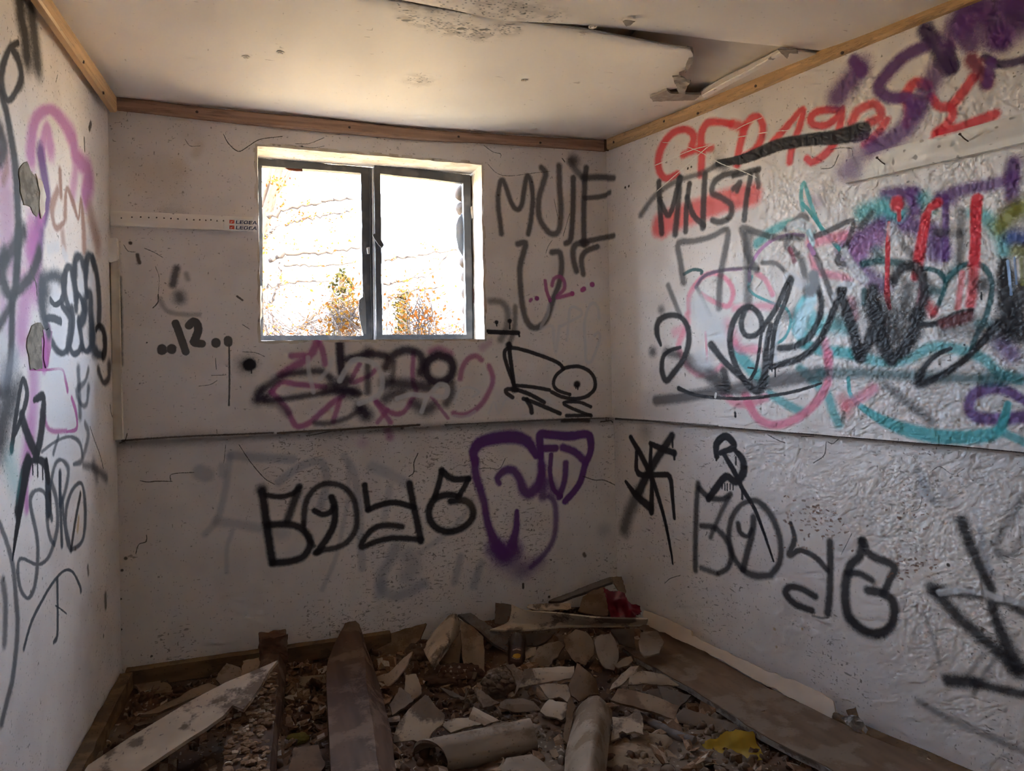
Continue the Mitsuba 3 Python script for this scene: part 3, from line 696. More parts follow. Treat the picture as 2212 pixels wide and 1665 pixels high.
LEFT_STROKES = [
(33,95,55,833,[1283,1839,1265,1729,1245,1641]),
(33,60,82,0,[1053,1955,441,1033,2026,385,982,2093,232,870,2153,165,779,2166,256,683,2159,372,582,2130,570,564,2087,463,427,2079,423,381,2046,800,437,1969,551]),
(33,60,76,0,[861,2040,502,883,2092,188,926,2037,330,949,1983,366]),
(33,80,61,366,[570,2013,608,1944]),
(12,50,92,0,[957,1981,402,929,1925,411,905,1862,398,943,1790,318]),
(12,50,96,493,[990,1740,1015,1680]),
(33,70,80,357,[990,1859,979,1794]),
(33,80,71,452,[1059,1743,1080,1665]),
(33,90,50,297,[961,1813,1049,1680]),
(34,60,85,191,[756,1979,752,1903]),
(34,60,80,0,[789,1909,180,855,1834,254,817,1778,126,720,1815,97]),
(34,60,80,0,[708,1841,238,681,1939,107,600,1903,200,538,1861,82,498,1937,137,471,1849,314,466,1762,312]),
(34,80,61,257,[743,1771,727,1723]),
(34,80,66,533,[368,1913,259,1819]),
(34,80,61,0,[1266,1920,211,1256,1868,192,1284,1825,148]),
(1,70,96,518,[1121,2390,1107,2337,1081,2304,1070,2249]),
(1,70,92,508,[1022,2406,996,2346,975,2264]),
(1,50,96,0,[1140,2257,95,1210,2212,117,1264,2144,171,1280,2088,259,1232,2059,98,1163,2112,133,1121,2165,252,1144,2205,257,1196,2218,187]),
(1,50,97,0,[1284,2060,204,1247,2018,244,1213,1949,283,1188,1885,303,1177,1793,299,1176,1698,289,1198,1572,280]),
(1,60,92,0,[1300,1951,337,1278,1917,329,1305,1874,240]),
(4,40,89,132,[324,2277,351,2249]),
(5,40,80,24,[759,2306,780,2275]),
(4,40,80,80,[430,2187,429,2143]),
(33,70,80,588,[1049,1676,1023,1563]),
(33,80,71,556,[1117,1544,1150,1469,1168,1410]),
(33,90,50,354,[1305,1481,1259,1416]),
(33,80,80,463,[1067,1310,1072,1225,1108,1129,1150,1041]),
(3,95,76,1794,[845,1286,833,1214,802,1130]),
(3,90,80,0,[470,1305,1387,453,1223,1353,530,1152,1013]),
(3,90,80,175,[903,1698,795,1720]),
(3,60,80,197,[738,1711,700,1694]),
(3,97,71,745,[1311,1369,1290,1316]),
(1,70,94,0,[1134,1712,306,1246,1633,267,1321,1598,225]),
(1,60,96,0,[995,1669,313,1070,1593,243,1187,1537,186,1240,1514,145,1289,1537,285,1311,1570,360,1284,1618,306]),
(1,50,97,0,[1176,1705,255,1187,1632,251,1205,1559,236,1235,1496,237,1247,1417,245,1257,1348,235,1293,1266,222]),
(1,70,92,176,[1331,1431,1242,1495]),
(1,90,92,0,[1342,1255,322,1283,1234,708,1323,1179,634,1349,1132,641]),
(1,95,61,269,[1232,1237,1190,1277]),
(11,95,61,319,[1304,1298,1225,1343]),
(1,60,89,0,[294,1304,222,216,1252,124,127,1267,225,108,1313,391]),
(2,40,89,0,[1103,1312,37,948,1309,40,788,1310,46,752,1279,113,726,1238,126]),
(2,40,89,0,[678,1208,111,629,1158,141,624,1098,92,747,1097,45]),
(2,70,80,0,[991,1170,145,928,1118,87,747,1100,79]),
(2,30,96,336,[923,1425,934,1388,954,1345]),
(33,50,89,262,[982,1407,976,1324]),
(33,60,80,219,[1167,1000,1158,918]),
(35,60,80,237,[585,1306,580,1233,576,1143]),
(35,60,76,0,[446,1305,159,498,1262,111,613,1229,184,551,1178,88,481,1180,134,452,1235,213]),
(1,30,98,0,[1267,1095,157,1222,1195,157,1169,1282,103,1134,1240,183,1183,1178,138,1239,1136,121]),
(1,30,98,227,[1183,1178,1131,1116,1061,1052]),
(1,30,98,0,[1073,1220,101,990,1226,175,994,1170,305,1027,1096,275,1069,1051,247]),
(1,30,98,0,[1122,1040,168,1165,1029,254,1196,981,306,1226,921,306]),
(1,30,98,0,[1150,1039,97,1062,1042,91,978,1009,204,959,928,294,959,871,303]),
(1,30,96,63,[1100,1030,1099,1005]),
(1,30,96,66,[1055,1029,1056,992]),
(1,30,96,68,[1010,1008,1009,977]),
(35,60,80,0,[1014,1059,60,879,1076,58,709,1077,56,585,1041,114,567,978,150,676,977,63]),
(35,60,71,0,[511,1107,143,468,1060,204,544,988,155]),
(35,60,85,0,[941,941,140,885,1002,109,811,1009,56,738,965,178,782,899,154,841,865,124]),
(35,60,85,158,[833,967,840,875]),
(35,60,80,101,[842,1089,899,1041]),
(0,90,71,0,[547,957,149,380,923,172,196,857,206]),
(0,95,61,277,[404,939,358,887]),
(17,97,38,421,[1282,1054,1247,1003]),
(4,50,89,62,[1089,1413,1066,1424]),
(5,40,92,0,[1075,1618,52,1069,1598,45,1033,1572,48,1025,1538,54]),
(5,40,80,0,[441,1089,32,371,1025,31,298,965,34,248,905,39]),
(5,40,80,0,[108,1154,51,82,1110,32,-72,1040,27]),
(35,50,85,0,[931,839,143,961,891,126,1006,936,74,1074,951,59,1124,937,139,1119,898,135,1083,831,138,1070,773,163,1086,705,164,1119,665,122,1170,659,49,1224,702,96,1241,758,143,1212,783,52,1081,732,52,986,724,84,918,754,149,871,809,194,879,888,168,923,949,136]),
(35,50,85,0,[969,950,158,977,848,152,953,785,114,908,751,80]),
(35,40,92,152,[833,965,839,881,834,819,830,733]),
(35,50,89,0,[819,877,162,794,793,155,747,701,72,597,686,100,542,741,219,540,828,203,580,896,75,687,893,95,764,849,164,784,784,172,736,699,146]),
(1,40,92,137,[595,858,661,785,726,693]),
(1,25,99,0,[1141,1041,317,1207,930,231,1251,852,137,1279,798,53]),
(1,30,99,179,[973,1020,955,965]),
(35,50,80,0,[1363,910,108,1314,846,118,1277,777,143,1261,692,158,1253,598,175,1295,488,174,1339,442,161,1381,403,156]),
(35,60,76,0,[1353,758,157,1337,695,174,1349,597,180]),
(35,40,92,0,[1206,530,97,1140,581,88,1038,614,76,926,638,66,806,641,47,710,609,56,633,543,88,616,518,113]),
(35,40,92,0,[888,634,116,891,545,117,901,460,120,940,450,72]),
(35,40,92,29,[913,558,856,528,796,494]),
(4,50,80,192,[263,392,261,354]),
(4,50,80,79,[308,248]),
(4,50,71,124,[518,575,512,553]),
(4,50,71,37,[1033,677]),
(4,50,71,60,[1346,761]),
(4,50,80,79,[674,683]),
(9,50,80,128,[641,741,626,778]),
(3,80,89,585,[841,1580,835,1542]),
(3,80,89,899,[806,1446,802,1385]),
(3,60,89,490,[673,1625,660,1534]),
(3,60,96,534,[550,1681,491,1571]),
(3,60,92,594,[376,1684,314,1521]),
(3,70,89,444,[608,1449,624,1384]),
(35,80,96,0,[954,1558,616,960,1581,417,909,1604,218,830,1618,209,766,1612,256]),
(35,60,96,0,[975,1572,330,984,1535,347,972,1490,335,953,1460,307,930,1432,299]),
(35,30,97,0,[747,1606,312,749,1561,255,790,1535,123,846,1521,90,892,1533,128]),
(35,30,96,0,[947,1470,129,876,1476,136,786,1470,149]),
(35,50,96,0,[885,1397,187,839,1374,152,775,1363,108,720,1376,134]),
(35,40,96,0,[772,1525,147,716,1507,161,671,1487,311,682,1434,301,711,1387,271]),
(35,40,96,0,[729,1616,272,704,1656,191,663,1666,134,634,1647,296,611,1614,348,593,1572,361]),
(35,40,96,0,[724,1631,261,735,1585,275,711,1541,226,675,1521,174]),
(35,40,96,0,[695,1391,194,646,1364,122,582,1371,140,535,1397,203]),
(35,40,96,0,[648,1517,237,635,1483,248,655,1435,210,682,1400,191]),
(35,50,96,0,[603,1663,392,587,1704,257,531,1723,140,494,1704,302]),
(35,40,96,246,[597,1681,610,1626,584,1578]),
(35,40,96,0,[597,1533,292,590,1566,202,549,1579,116,506,1552,205,473,1533,202]),
(35,40,97,0,[477,1542,474,497,1506,365,554,1469,287]),
(35,40,96,270,[566,1481,543,1440,525,1392]),
(35,50,96,0,[454,1681,409,426,1725,324,385,1745,160,337,1724,321]),
(35,40,96,281,[447,1707,457,1643,447,1594]),
(35,40,96,0,[446,1599,163,389,1585,340,394,1535,404,383,1484,402,373,1437,403]),
(35,40,96,0,[336,1734,297,288,1688,340,262,1624,379,255,1558,381,268,1497,365]),
(35,50,96,0,[525,1392,156,475,1375,103,417,1388,195,389,1420,306]),
(35,60,96,0,[377,1446,592,366,1395,439,293,1369,213,221,1363,172]),
(1,40,97,0,[314,1465,156,270,1482,102,203,1465,248,175,1427,421,179,1386,374,212,1361,257]),
]

class Paint:
    def __init__(self, strokes, cell=0.03):
        seg, box = [], []
        for sid, (c, so, al, r, f) in enumerate(strokes):
            a = np.array(f, float).reshape(-1, 2 if r else 3)
            p = a[:, :2] / 1000
            w = (np.full(len(a), r) if r else a[:, 2]) / 10000
            if len(p) == 1: p, w = np.vstack([p, p + [0.0005, 0]]), np.append(w, w)
            if len(p) > 2:                                            # Catmull-Rom
                q = np.vstack([2 * p[0] - p[1], p, 2 * p[-1] - p[-2]])
                out, ow = [p[0]], [w[0]]
                for i in range(len(p) - 1):
                    n = 4 if np.linalg.norm(p[i + 1] - p[i]) > 0.03 else 2
                    for t in np.arange(1, n + 1) / n:
                        p0, p1, p2, p3 = q[i:i + 4]
                        out.append(0.5 * (2 * p1 + (p2 - p0) * t + (2 * p0 - 5 * p1 + 4 * p2 - p3) * t * t + (3 * p1 - p0 - 3 * p2 + p3) * t ** 3))
                        ow.append(w[i] * (1 - t) + w[i + 1] * t)
                p, w = np.array(out), np.array(ow)
            so = so / 100
            for i in range(len(p) - 1):
                d = p[i + 1] - p[i]
                seg.append([*p[i], *d, 1 / max(d @ d, 1e-9), w[i], w[i + 1] - w[i], so, al / 100, *PAINTS[c], sid + 1])
                reach = max(w[i], w[i + 1]) * (1 + so) + 0.004
                box.append([min(p[i, 0], p[i + 1, 0]) - reach, min(p[i, 1], p[i + 1, 1]) - reach, max(p[i, 0], p[i + 1, 0]) + reach, max(p[i, 1], p[i + 1, 1]) + reach, reach])
        seg, box = np.array(seg), np.array(box)
        self.c, self.o = cell, box[:, :2].min(0)
        self.n = np.ceil((box[:, 2:4].max(0) - self.o) / cell).astype(int) + 1
        cells = [[] for _ in range(self.n[0] * self.n[1])]
        for k, b in enumerate(box):
            i0, j0 = ((b[:2] - self.o) / cell).astype(int)
            i1, j1 = ((b[2:4] - self.o) / cell).astype(int)
            I, J = np.meshgrid(np.arange(i0, i1 + 1), np.arange(j0, j1 + 1), indexing='ij')
            m = self.o + (np.stack([I, J], -1) + 0.5) * cell - seg[k, :2]
            h = np.clip((m @ seg[k, 2:4]) * seg[k, 4], 0, 1)
            near = np.linalg.norm(m - h[..., None] * seg[k, 2:4], axis=-1) < b[4] + cell * 0.72
            for i, j in zip(I[near], J[near]): cells[i * self.n[1] + j].append(k)
        self.start = mi.UInt32(np.cumsum([0] + [len(x) for x in cells]).astype(np.uint32))
        self.items = mi.UInt32(np.concatenate([np.array(x, np.uint32) for x in cells]))
        self.seg = mi.Float(seg.ravel().astype(np.float32))
        dr.eval(self.start, self.items, self.seg)

    def over(self, s, z, base):
        """base colour with the paint over it, at wall coordinates s, z"""
        s, z = mi.Float(s), mi.Float(z)
        x, y = (s - float(self.o[0])) / self.c, (z - float(self.o[1])) / self.c
        inside = (x >= 0) & (y >= 0) & (x < float(self.n[0])) & (y < float(self.n[1]))
        cell = mi.UInt32(dr.clip(x, 0, float(self.n[0] - 1))) * int(self.n[1]) + mi.UInt32(dr.clip(y, 0, float(self.n[1] - 1)))
        k, e = dr.gather(mi.UInt32, self.start, cell), dr.gather(mi.UInt32, self.start, cell + 1)
        e = dr.select(inside, e, k)
        rough = (noise(s * 260, z * 260) - 0.5) + 0.7 * (noise(s * 90, z * 90 + 7) - 0.5)
        grain = 0.86 + 0.14 * noise(s * 38 + 3, z * 38)
        zero = dr.zeros(mi.Float, dr.width(s))

        def body(k, cid, cov, cr, cg, cb, r, g, b):
            i = dr.gather(mi.UInt32, self.items, k) * 13
            q = [dr.gather(mi.Float, self.seg, i + j) for j in range(13)]
            ax, ay = s - q[0], z - q[1]
            h = dr.clip((ax * q[2] + ay * q[3]) * q[4], 0, 1)
            d = dr.sqrt(dr.square(ax - h * q[2]) + dr.square(ay - h * q[3]))
            w = q[5] + h * q[6]
            d += rough * (0.0010 + w * q[7] * 0.28)
            t = dr.clip((d - w * (1 - q[7])) / (2 * w * q[7] + 1e-4), 0, 1)
            c = (1 - t * t * (3 - 2 * t)) * q[8]
            new = cid != mi.UInt32(q[12])
            r = dr.select(new, dr.lerp(r, cr, cov), r); g = dr.select(new, dr.lerp(g, cg, cov), g); b = dr.select(new, dr.lerp(b, cb, cov), b)
            cov = dr.select(new, c, dr.maximum(cov, c))
            return k + 1, mi.UInt32(q[12]), cov, q[9], q[10], q[11], r, g, b

        st = (k, mi.UInt32(0) + k * 0, zero + 0.0, zero + 0.0, zero + 0.0, zero + 0.0, mi.Float(base.x), mi.Float(base.y), mi.Float(base.z))
        k, cid, cov, cr, cg, cb, r, g, b = dr.while_loop(st, lambda k, *_: k < e, body)
        cov = cov
        return mi.Color3f(dr.lerp(r, cr, cov), dr.lerp(g, cg, cov), dr.lerp(b, cb, cov)) * 1.0, grain

# ------------------------------------------------------------------ materials
def mat(key, color, rough=0.7, bump=None, eps=1e-3, spec=0.4, **more):
    b = {'type': 'principled', 'base_color': proc(color) if callable(color) else {'type': 'rgb', 'value': list(color)},
         'roughness': proc(rough) if callable(rough) else rough, 'specular': spec, **more}
    if bump is not None: b = {'type': 'bumpmap', 'arbitrary': proc(bump, eps), 'scale': 1.0, 'bsdf': b}
    scene['material_' + key] = {'type': 'twosided', 'bsdf': b}

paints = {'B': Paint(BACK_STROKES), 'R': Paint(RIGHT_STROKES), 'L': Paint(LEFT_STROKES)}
def plaster(s, z, seed, low):
    """limewashed plaster: mottling, trowel marks with their relief shade painted in, chips and dirt specks; more of them where low(z) is higher"""
    m = fbm(s * 1.9 + seed, z * 1.9, 0.0, 3)
    f = fbm(s * 9 + seed, z * 9 + 5, 0.0, 2)
    c = mix((0.765, 0.72, 0.695), (0.655, 0.605, 0.58), smoothstep(0.35, 0.7, m) * 0.6 + 0.4 * smoothstep(0.4, 0.75, f))
    drag_shade = noise(s * 42 + seed, z * 150 + 9 * noise(s * 9, z * 9)) * 0.6 + noise(s * 95, z * 290 + seed) * 0.4
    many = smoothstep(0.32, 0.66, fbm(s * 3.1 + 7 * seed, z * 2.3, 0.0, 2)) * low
    c = mix(c, (0.20, 0.165, 0.14), smoothstep(0.86 - 0.20 * many, 0.95 - 0.14 * many, drag_shade) * 0.7)  # dark tint stands in for shade in the trowel relief
    chip = noise(s * 80 + 3 * seed, z * 66) * 0.65 + noise(s * 190, z * 170 + seed) * 0.35
    c = mix(c, (0.15, 0.12, 0.10), smoothstep(0.865 - 0.07 * many, 0.91 - 0.05 * many, chip) * 0.75)
    tiny = noise(s * 170 + seed, z * 150)
    c = mix(c, (0.16, 0.13, 0.11), smoothstep(0.93 - 0.07 * many, 0.97 - 0.05 * many, tiny) * 0.7)
    return c
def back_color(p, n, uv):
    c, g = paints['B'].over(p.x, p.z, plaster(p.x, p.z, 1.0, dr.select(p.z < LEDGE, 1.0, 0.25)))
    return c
def right_color(p, n, uv):
    s = (p.x - XR) * float(TR[0]) + (p.y - D) * float(TR[1])
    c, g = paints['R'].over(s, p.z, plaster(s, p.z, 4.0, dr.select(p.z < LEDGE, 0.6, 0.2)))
    return c
def left_color(p, n, uv):
    s = (p.x - XL) * float(TL[0]) + (p.y - D) * float(TL[1])
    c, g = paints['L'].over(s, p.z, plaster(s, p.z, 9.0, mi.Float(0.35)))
    return c
def plaster_bump(p, n, uv):
    s = p.x - p.y
    return 0.009 * fbm(s * 5, p.z * 6, 0.0, 2) + 0.0040 * noise(s * 34, p.z * 48) + 0.0036 * noise(s * 85 + 2 * noise(s * 7, p.z * 7), p.z * 140) + 0.0008 * noise(s * 230, p.z * 260)
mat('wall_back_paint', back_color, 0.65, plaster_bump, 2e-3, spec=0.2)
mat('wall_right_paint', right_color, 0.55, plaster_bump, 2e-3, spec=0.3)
def left_bump(p, n, uv):
    s = p.x - p.y
    return 0.005 * fbm(s * 5, p.z * 6, 0.0, 2) + 0.0016 * noise(s * 34, p.z * 48) + 0.0012 * noise(s * 90, p.z * 120)
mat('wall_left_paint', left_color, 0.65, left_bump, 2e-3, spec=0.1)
def bare_color(p, n, uv):
    f = fbm(p.x * 14, p.z * 14, p.y * 14, 3)
    c = mix((0.64, 0.585, 0.51), (0.52, 0.44, 0.36), smoothstep(0.4, 0.7, f))
    return mix(c, (0.25, 0.2, 0.17), smoothstep(0.80, 0.9, noise(p.x * 70, p.z * 70, p.y * 70)) * 0.7)
def bare_bump(p, n, uv): return 0.006 * fbm(p.x * 45, p.z * 45, p.y * 45, 2)
def rail_color(p, n, uv):
    s = (p.x - XR) * float(TR[0]) + (p.y - D) * float(TR[1])
    f = fbm(s * 5, p.z * 22, 0.0, 3)
    c, g = paints['R'].over(s, p.z, mix(mix((0.80, 0.76, 0.70), (0.66, 0.615, 0.56), smoothstep(0.4, 0.7, f)), (0.2, 0.17, 0.14), smoothstep(0.82, 0.92, noise(s * 50, p.z * 60)) * 0.7))
    return c
mat('rail_paint', rail_color, 0.5, left_bump, 2e-3)
mat('reveal_plaster', bare_color, 0.8, bare_bump)
MOULD = [(x, y, r, a) for (x, y), (r, a) in zip([[0.5406,2.4823],[0.6178,2.5026],[0.7134,2.519],[0.8103,2.5288],[0.8903,2.466],[0.6368,2.3838],[0.7506,2.3358],[0.8771,2.3248],[0.9971,2.3306],[0.6909,3.0204],[1.2614,2.2872],[0.5178,2.4097]], ((0.07, 0.9), (0.10, 0.7), (0.11, 0.85), (0.10, 0.85), (0.09, 0.75), (0.12, 0.7), (0.14, 0.6), (0.13, 0.65), (0.09, 0.5), (0.10, 0.62), (0.03, 0.5), (0.08, 0.6)))]
def ceil_color(p, n, uv):
    f = fbm(p.x * 1.3 + 2, p.y * 1.3, 0.0, 3)
    c = mix((0.80, 0.735, 0.66), (0.70, 0.64, 0.575), smoothstep(0.3, 0.75, f))
    wet = mi.Float(0)
    for x, y, r, a in MOULD: wet = dr.maximum(wet, a * smoothstep(r, r * 0.25, dr.sqrt(dr.square(p.x - x) + dr.square(p.y - y))))
    wx = 0.6 * noise(p.x * 40, p.y * 40)
    v1, _, k1 = voronoi(p.x * 17 + wx, p.y * 30 - wx)
    v2, _, k2 = voronoi(p.x * 60 + 5, p.y * 75)
    c = mix(c, (0.36, 0.31, 0.27), wet * smoothstep(0.30, 0.65, fbm(p.x * 30, p.y * 45, 0.0, 3)) * 0.75)
    spot = smoothstep(0.42, 0.22, v1 + 0.5 * (1 - wet)) * dr.select(k1 < wet * 0.8, 1.0, 0.0)
    fine = smoothstep(0.5, 0.3, v2 + 0.35 * (1 - wet)) * dr.select(k2 < wet * 0.75, 1.0, 0.0)
    c = mix(c, (0.05, 0.045, 0.042), dr.maximum(spot, fine * 0.6) * dr.select(wet > 0.03, 1.0, 0.0) * 0.9)
    return mix(c, (0.30, 0.24, 0.19), smoothstep(0.955, 0.98, noise(p.x * 60, p.y * 70)) * 0.5)
def ceil_bump(p, n, uv): return 0.010 * fbm(p.x * 2.2, p.y * 2.2, 0.0, 2) + 0.0004 * noise(p.x * 90, p.y * 90)
mat('ceiling_board', ceil_color, 0.6, ceil_bump, 2e-3)
def torn_color(p, n, uv): return mix((0.42, 0.37, 0.32), (0.24, 0.20, 0.17), fbm(p.x * 60, p.y * 60, p.z * 60, 2))
mat('torn_fibre', torn_color, 0.9)
mat('deck_board', lambda p, n, uv: mix((0.74, 0.67, 0.58), (0.62, 0.54, 0.45), fbm(p.x * 3, p.y * 14, p.z * 3, 3)), 0.7)
def wood_fn(a, b, sx, sy, sz, k=9.0):
    def fn(p, n, uv):
        w = fbm(p.x * sx, p.y * sy, p.z * sz, 3)
        g = noise(w * k * 3.0, p.z * 40 + p.x * 11)
        return mix(mix(a, b, smoothstep(0.25, 0.8, w)), tuple(0.55 * v for v in b), smoothstep(0.62, 0.9, g) * 0.5)
    return fn
mat('pine_back', wood_fn((0.40, 0.24, 0.155), (0.30, 0.17, 0.105), 2.0, 40, 60), 0.45, spec=0.5)
mat('pine_side', wood_fn((0.56, 0.36, 0.18), (0.43, 0.26, 0.12), 40, 2.0, 60), 0.40, spec=0.5)
def dusty(a, b, dust, amount, f=10.0, grain=(1, 1, 1)):
    def fn(p, n, uv):
        x, y, z = p.x * f * grain[0], p.y * f * grain[1], p.z * f * grain[2]
        c = mix(a, b, smoothstep(0.3, 0.7, fbm(x, y, z, 3)))
        d = smoothstep(0.58 - amount * 0.20, 0.74 - amount * 0.20, fbm(p.x * 13 + 4, p.y * 13, p.z * 13 + 2, 4) + 0.10 * (noise(p.x * 170, p.y * 170, p.z * 170) - 0.5)) * 0.8
        c = mix(c, dust, d)
        return mix(c, tuple(0.4 * v for v in dust), smoothstep(0.82, 0.93, noise(p.x * 120, p.y * 120, p.z * 120 + 9)) * 0.5)
    return fn
def grit(p, n, uv): return 0.0016 * noise(p.x * 140, p.y * 140, p.z * 140) + 0.004 * fbm(p.x * 25, p.y * 25, p.z * 25, 2)
EARTH = (0.075, 0.042, 0.026)
for key, a, b, e, amt, rg in [('pale', (0.387, 0.295, 0.206), (0.294, 0.218, 0.149), EARTH, 0.5, 0.8), ('paleclean', (0.464, 0.367, 0.270), (0.372, 0.286, 0.208), EARTH, 0.35, 0.8),
                              ('paledirt', (0.433, 0.333, 0.232), (0.341, 0.256, 0.173), EARTH, 0.75, 0.8), ('pinkw', (0.479, 0.367, 0.292), (0.401, 0.298, 0.226), EARTH, 0.3, 0.75),
                              ('greysh', (0.239, 0.183, 0.134), (0.182, 0.135, 0.095), (0.131, 0.083, 0.048), 0.35, 0.8), ('dkgrey', (0.124, 0.094, 0.068), (0.088, 0.066, 0.048), (0.108, 0.062, 0.035), 0.3, 0.8),
                              ('dkgreyb', (0.170, 0.132, 0.098), (0.131, 0.097, 0.071), (0.139, 0.090, 0.054), 0.4, 0.8), ('tan', (0.263, 0.183, 0.116), (0.193, 0.132, 0.081), (0.124, 0.069, 0.038), 0.4, 0.85),
                              ('brownsh', (0.193, 0.125, 0.074), (0.139, 0.086, 0.051), (0.108, 0.060, 0.030), 0.5, 0.85), ('brownst', (0.148, 0.090, 0.054), (0.108, 0.062, 0.035), EARTH, 0.3, 0.9)]:
    mat(key, dusty(a, b, e, amt), rg, grit)
mat('torn_white', lambda p, n, uv: mix((0.649, 0.530, 0.413), (0.537, 0.430, 0.326), fbm(p.x * 12, p.y * 12, p.z * 12, 2)), 0.8, grit)
mat('dkwood', dusty((0.102, 0.069, 0.048), (0.072, 0.048, 0.033), (0.132, 0.096, 0.069), 0.45, 14, (0.3, 2, 2)), 0.8, grit)
mat('greywood', dusty((0.150, 0.126, 0.108), (0.102, 0.084, 0.072), (0.102, 0.066, 0.042), 0.3, 14, (0.4, 2, 2)), 0.8, grit)
mat('joist_wood', dusty((0.092, 0.050, 0.032), (0.054, 0.030, 0.019), (0.135, 0.084, 0.055), 0.5, 8, (3, 0.4, 3)), 0.8, grit)
mat('plank_brown', dusty((0.174, 0.108, 0.063), (0.132, 0.081, 0.048), (0.204, 0.150, 0.102), 0.35, 9, (2, 0.6, 2)), 0.7, grit)
mat('plank_edge', dusty((0.300, 0.270, 0.228), (0.216, 0.186, 0.156), EARTH, 0.3, 22), 0.8)
mat('batten_brown', dusty((0.168, 0.102, 0.051), (0.120, 0.069, 0.036), (0.090, 0.060, 0.039), 0.4, 12, (0.5, 2, 2)), 0.75)
mat('rotten_wood', dusty((0.120, 0.060, 0.036), (0.066, 0.033, 0.021), (0.144, 0.090, 0.060), 0.4, 26), 0.95)
def soil_color(p, n, uv):
    c = mix((0.093, 0.053, 0.033), (0.051, 0.030, 0.020), smoothstep(0.3, 0.7, fbm(p.x * 9, p.y * 9, 0.0, 3)))
    c = mix(c, (0.180, 0.129, 0.090), smoothstep(0.52, 0.75, fbm(p.x * 3.2 + 1, p.y * 3.2 + 4, 0.0, 2)) * 0.7)
    return mix(c, (0.252, 0.204, 0.162), smoothstep(0.82, 0.9, noise(p.x * 85, p.y * 85)) * 0.8)
def soil_bump(p, n, uv): return 0.006 * noise(p.x * 90, p.y * 90) + 0.012 * fbm(p.x * 30, p.y * 30, 0.0, 2)
mat('soil', soil_color, 0.95, soil_bump)
def crumb_color(p, n, uv):
    k = cell_rand(p.x * 38, p.y * 38, 3)
    c = mix((0.13, 0.068, 0.036), (0.26, 0.165, 0.10), smoothstep(0.35, 0.85, k))
    return mix(c, (0.40, 0.325, 0.255), smoothstep(0.88, 0.94, k)) * (0.75 + 0.4 * noise(p.x * 200, p.y * 200, p.z * 200))
mat('crumbs', crumb_color, 0.9)
mat('steel_frame', lambda p, n, uv: mix((0.052, 0.058, 0.068), (0.10, 0.10, 0.105), smoothstep(0.45, 0.75, fbm(p.x * 18, p.z * 18, p.y * 18, 3))), 0.5, spec=0.5)
mat('rust', lambda p, n, uv: mix((0.20, 0.055, 0.025), (0.10, 0.03, 0.02), fbm(p.x * 60, p.z * 60, 0.0, 2)), 0.9)
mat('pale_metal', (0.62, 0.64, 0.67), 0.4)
mat('nail_iron', (0.07, 0.045, 0.035), 0.6, metallic=0.3)
mat('white_board_paint', lambda p, n, uv: mix(mix((0.86, 0.82, 0.77), (0.76, 0.71, 0.65), smoothstep(0.4, 0.7, fbm(p.x * 6, p.z * 18, p.y * 3, 3))), (0.16, 0.13, 0.11), smoothstep(0.86, 0.93, noise(p.x * 60, p.z * 70, p.y * 20)) * 0.8), 0.5)
mat('sticker_white', (0.80, 0.79, 0.77), 0.35)
mat('ink_navy', (0.015, 0.022, 0.07), 0.4)
mat('ink_red', (0.62, 0.07, 0.04), 0.4)
mat('yellow_cloth', lambda p, n, uv: mix((0.34, 0.21, 0.018), (0.24, 0.14, 0.014), fbm(p.x * 25, p.y * 25, p.z * 25, 3)), 0.6)
mat('red_foil', lambda p, n, uv: mix((0.17, 0.016, 0.026), (0.07, 0.008, 0.014), fbm(p.x * 30, p.y * 30, p.z * 30, 2)), 0.3, spec=0.6)
mat('brown_glass', (0.045, 0.028, 0.02), 0.12, spec=0.6)
mat('label_dark', (0.09, 0.05, 0.04), 0.5); mat('label_yellow', (0.55, 0.32, 0.04), 0.5); mat('label_pale', (0.45, 0.33, 0.26), 0.5)
mat('clear_plastic', (0.26, 0.24, 0.22), 0.25, spec_trans=0.0, spec=0.6)
mat('moss', (0.10, 0.075, 0.012), 0.9)
scene['material_pane_glass'] = {'type': 'thindielectric', 'int_ior': 1.5}
mat('milky_glass', (0.62, 0.70, 0.78), 0.2)
def stone_color(p, n, uv): return mix((0.075, 0.052, 0.038), (0.038, 0.032, 0.027), fbm(p.x * 35, p.z * 35, p.y * 35, 3))
mat('jamb_stone', stone_color, 0.9)
mat('putty', (0.10, 0.10, 0.10), 0.7)
mat('meadow', lambda p, n, uv: mix((0.36, 0.27, 0.14), (0.27, 0.19, 0.09), fbm(p.x * 1.5, p.y * 1.5, 0.0, 4)), 0.95)
mat('bark', lambda p, n, uv: mix((0.055, 0.030, 0.015), (0.030, 0.017, 0.009), fbm(p.x * 20, p.z * 20, p.y * 20, 2)), 0.9)
mat('twig_grey', (0.030, 0.022, 0.018), 0.9)
def leafmat(key, fn): scene['material_' + key] = {'type': 'principledthin', 'base_color': proc(fn), 'roughness': 0.6, 'diff_trans': 0.5}
leafmat('leaf_orange', lambda p, n, uv: mix((0.105, 0.030, 0.007), (0.095, 0.046, 0.010), cell_rand(p.x * 9, p.y * 9, p.z * 9)))
leafmat('leaf_yellow', lambda p, n, uv: mix((0.075, 0.040, 0.007), (0.055, 0.020, 0.006), cell_rand(p.x * 9, p.y * 9, p.z * 9)))
leafmat('leaf_dark', lambda p, n, uv: mix((0.016, 0.017, 0.007), (0.045, 0.034, 0.010), cell_rand(p.x * 9, p.y * 9, p.z * 9)))

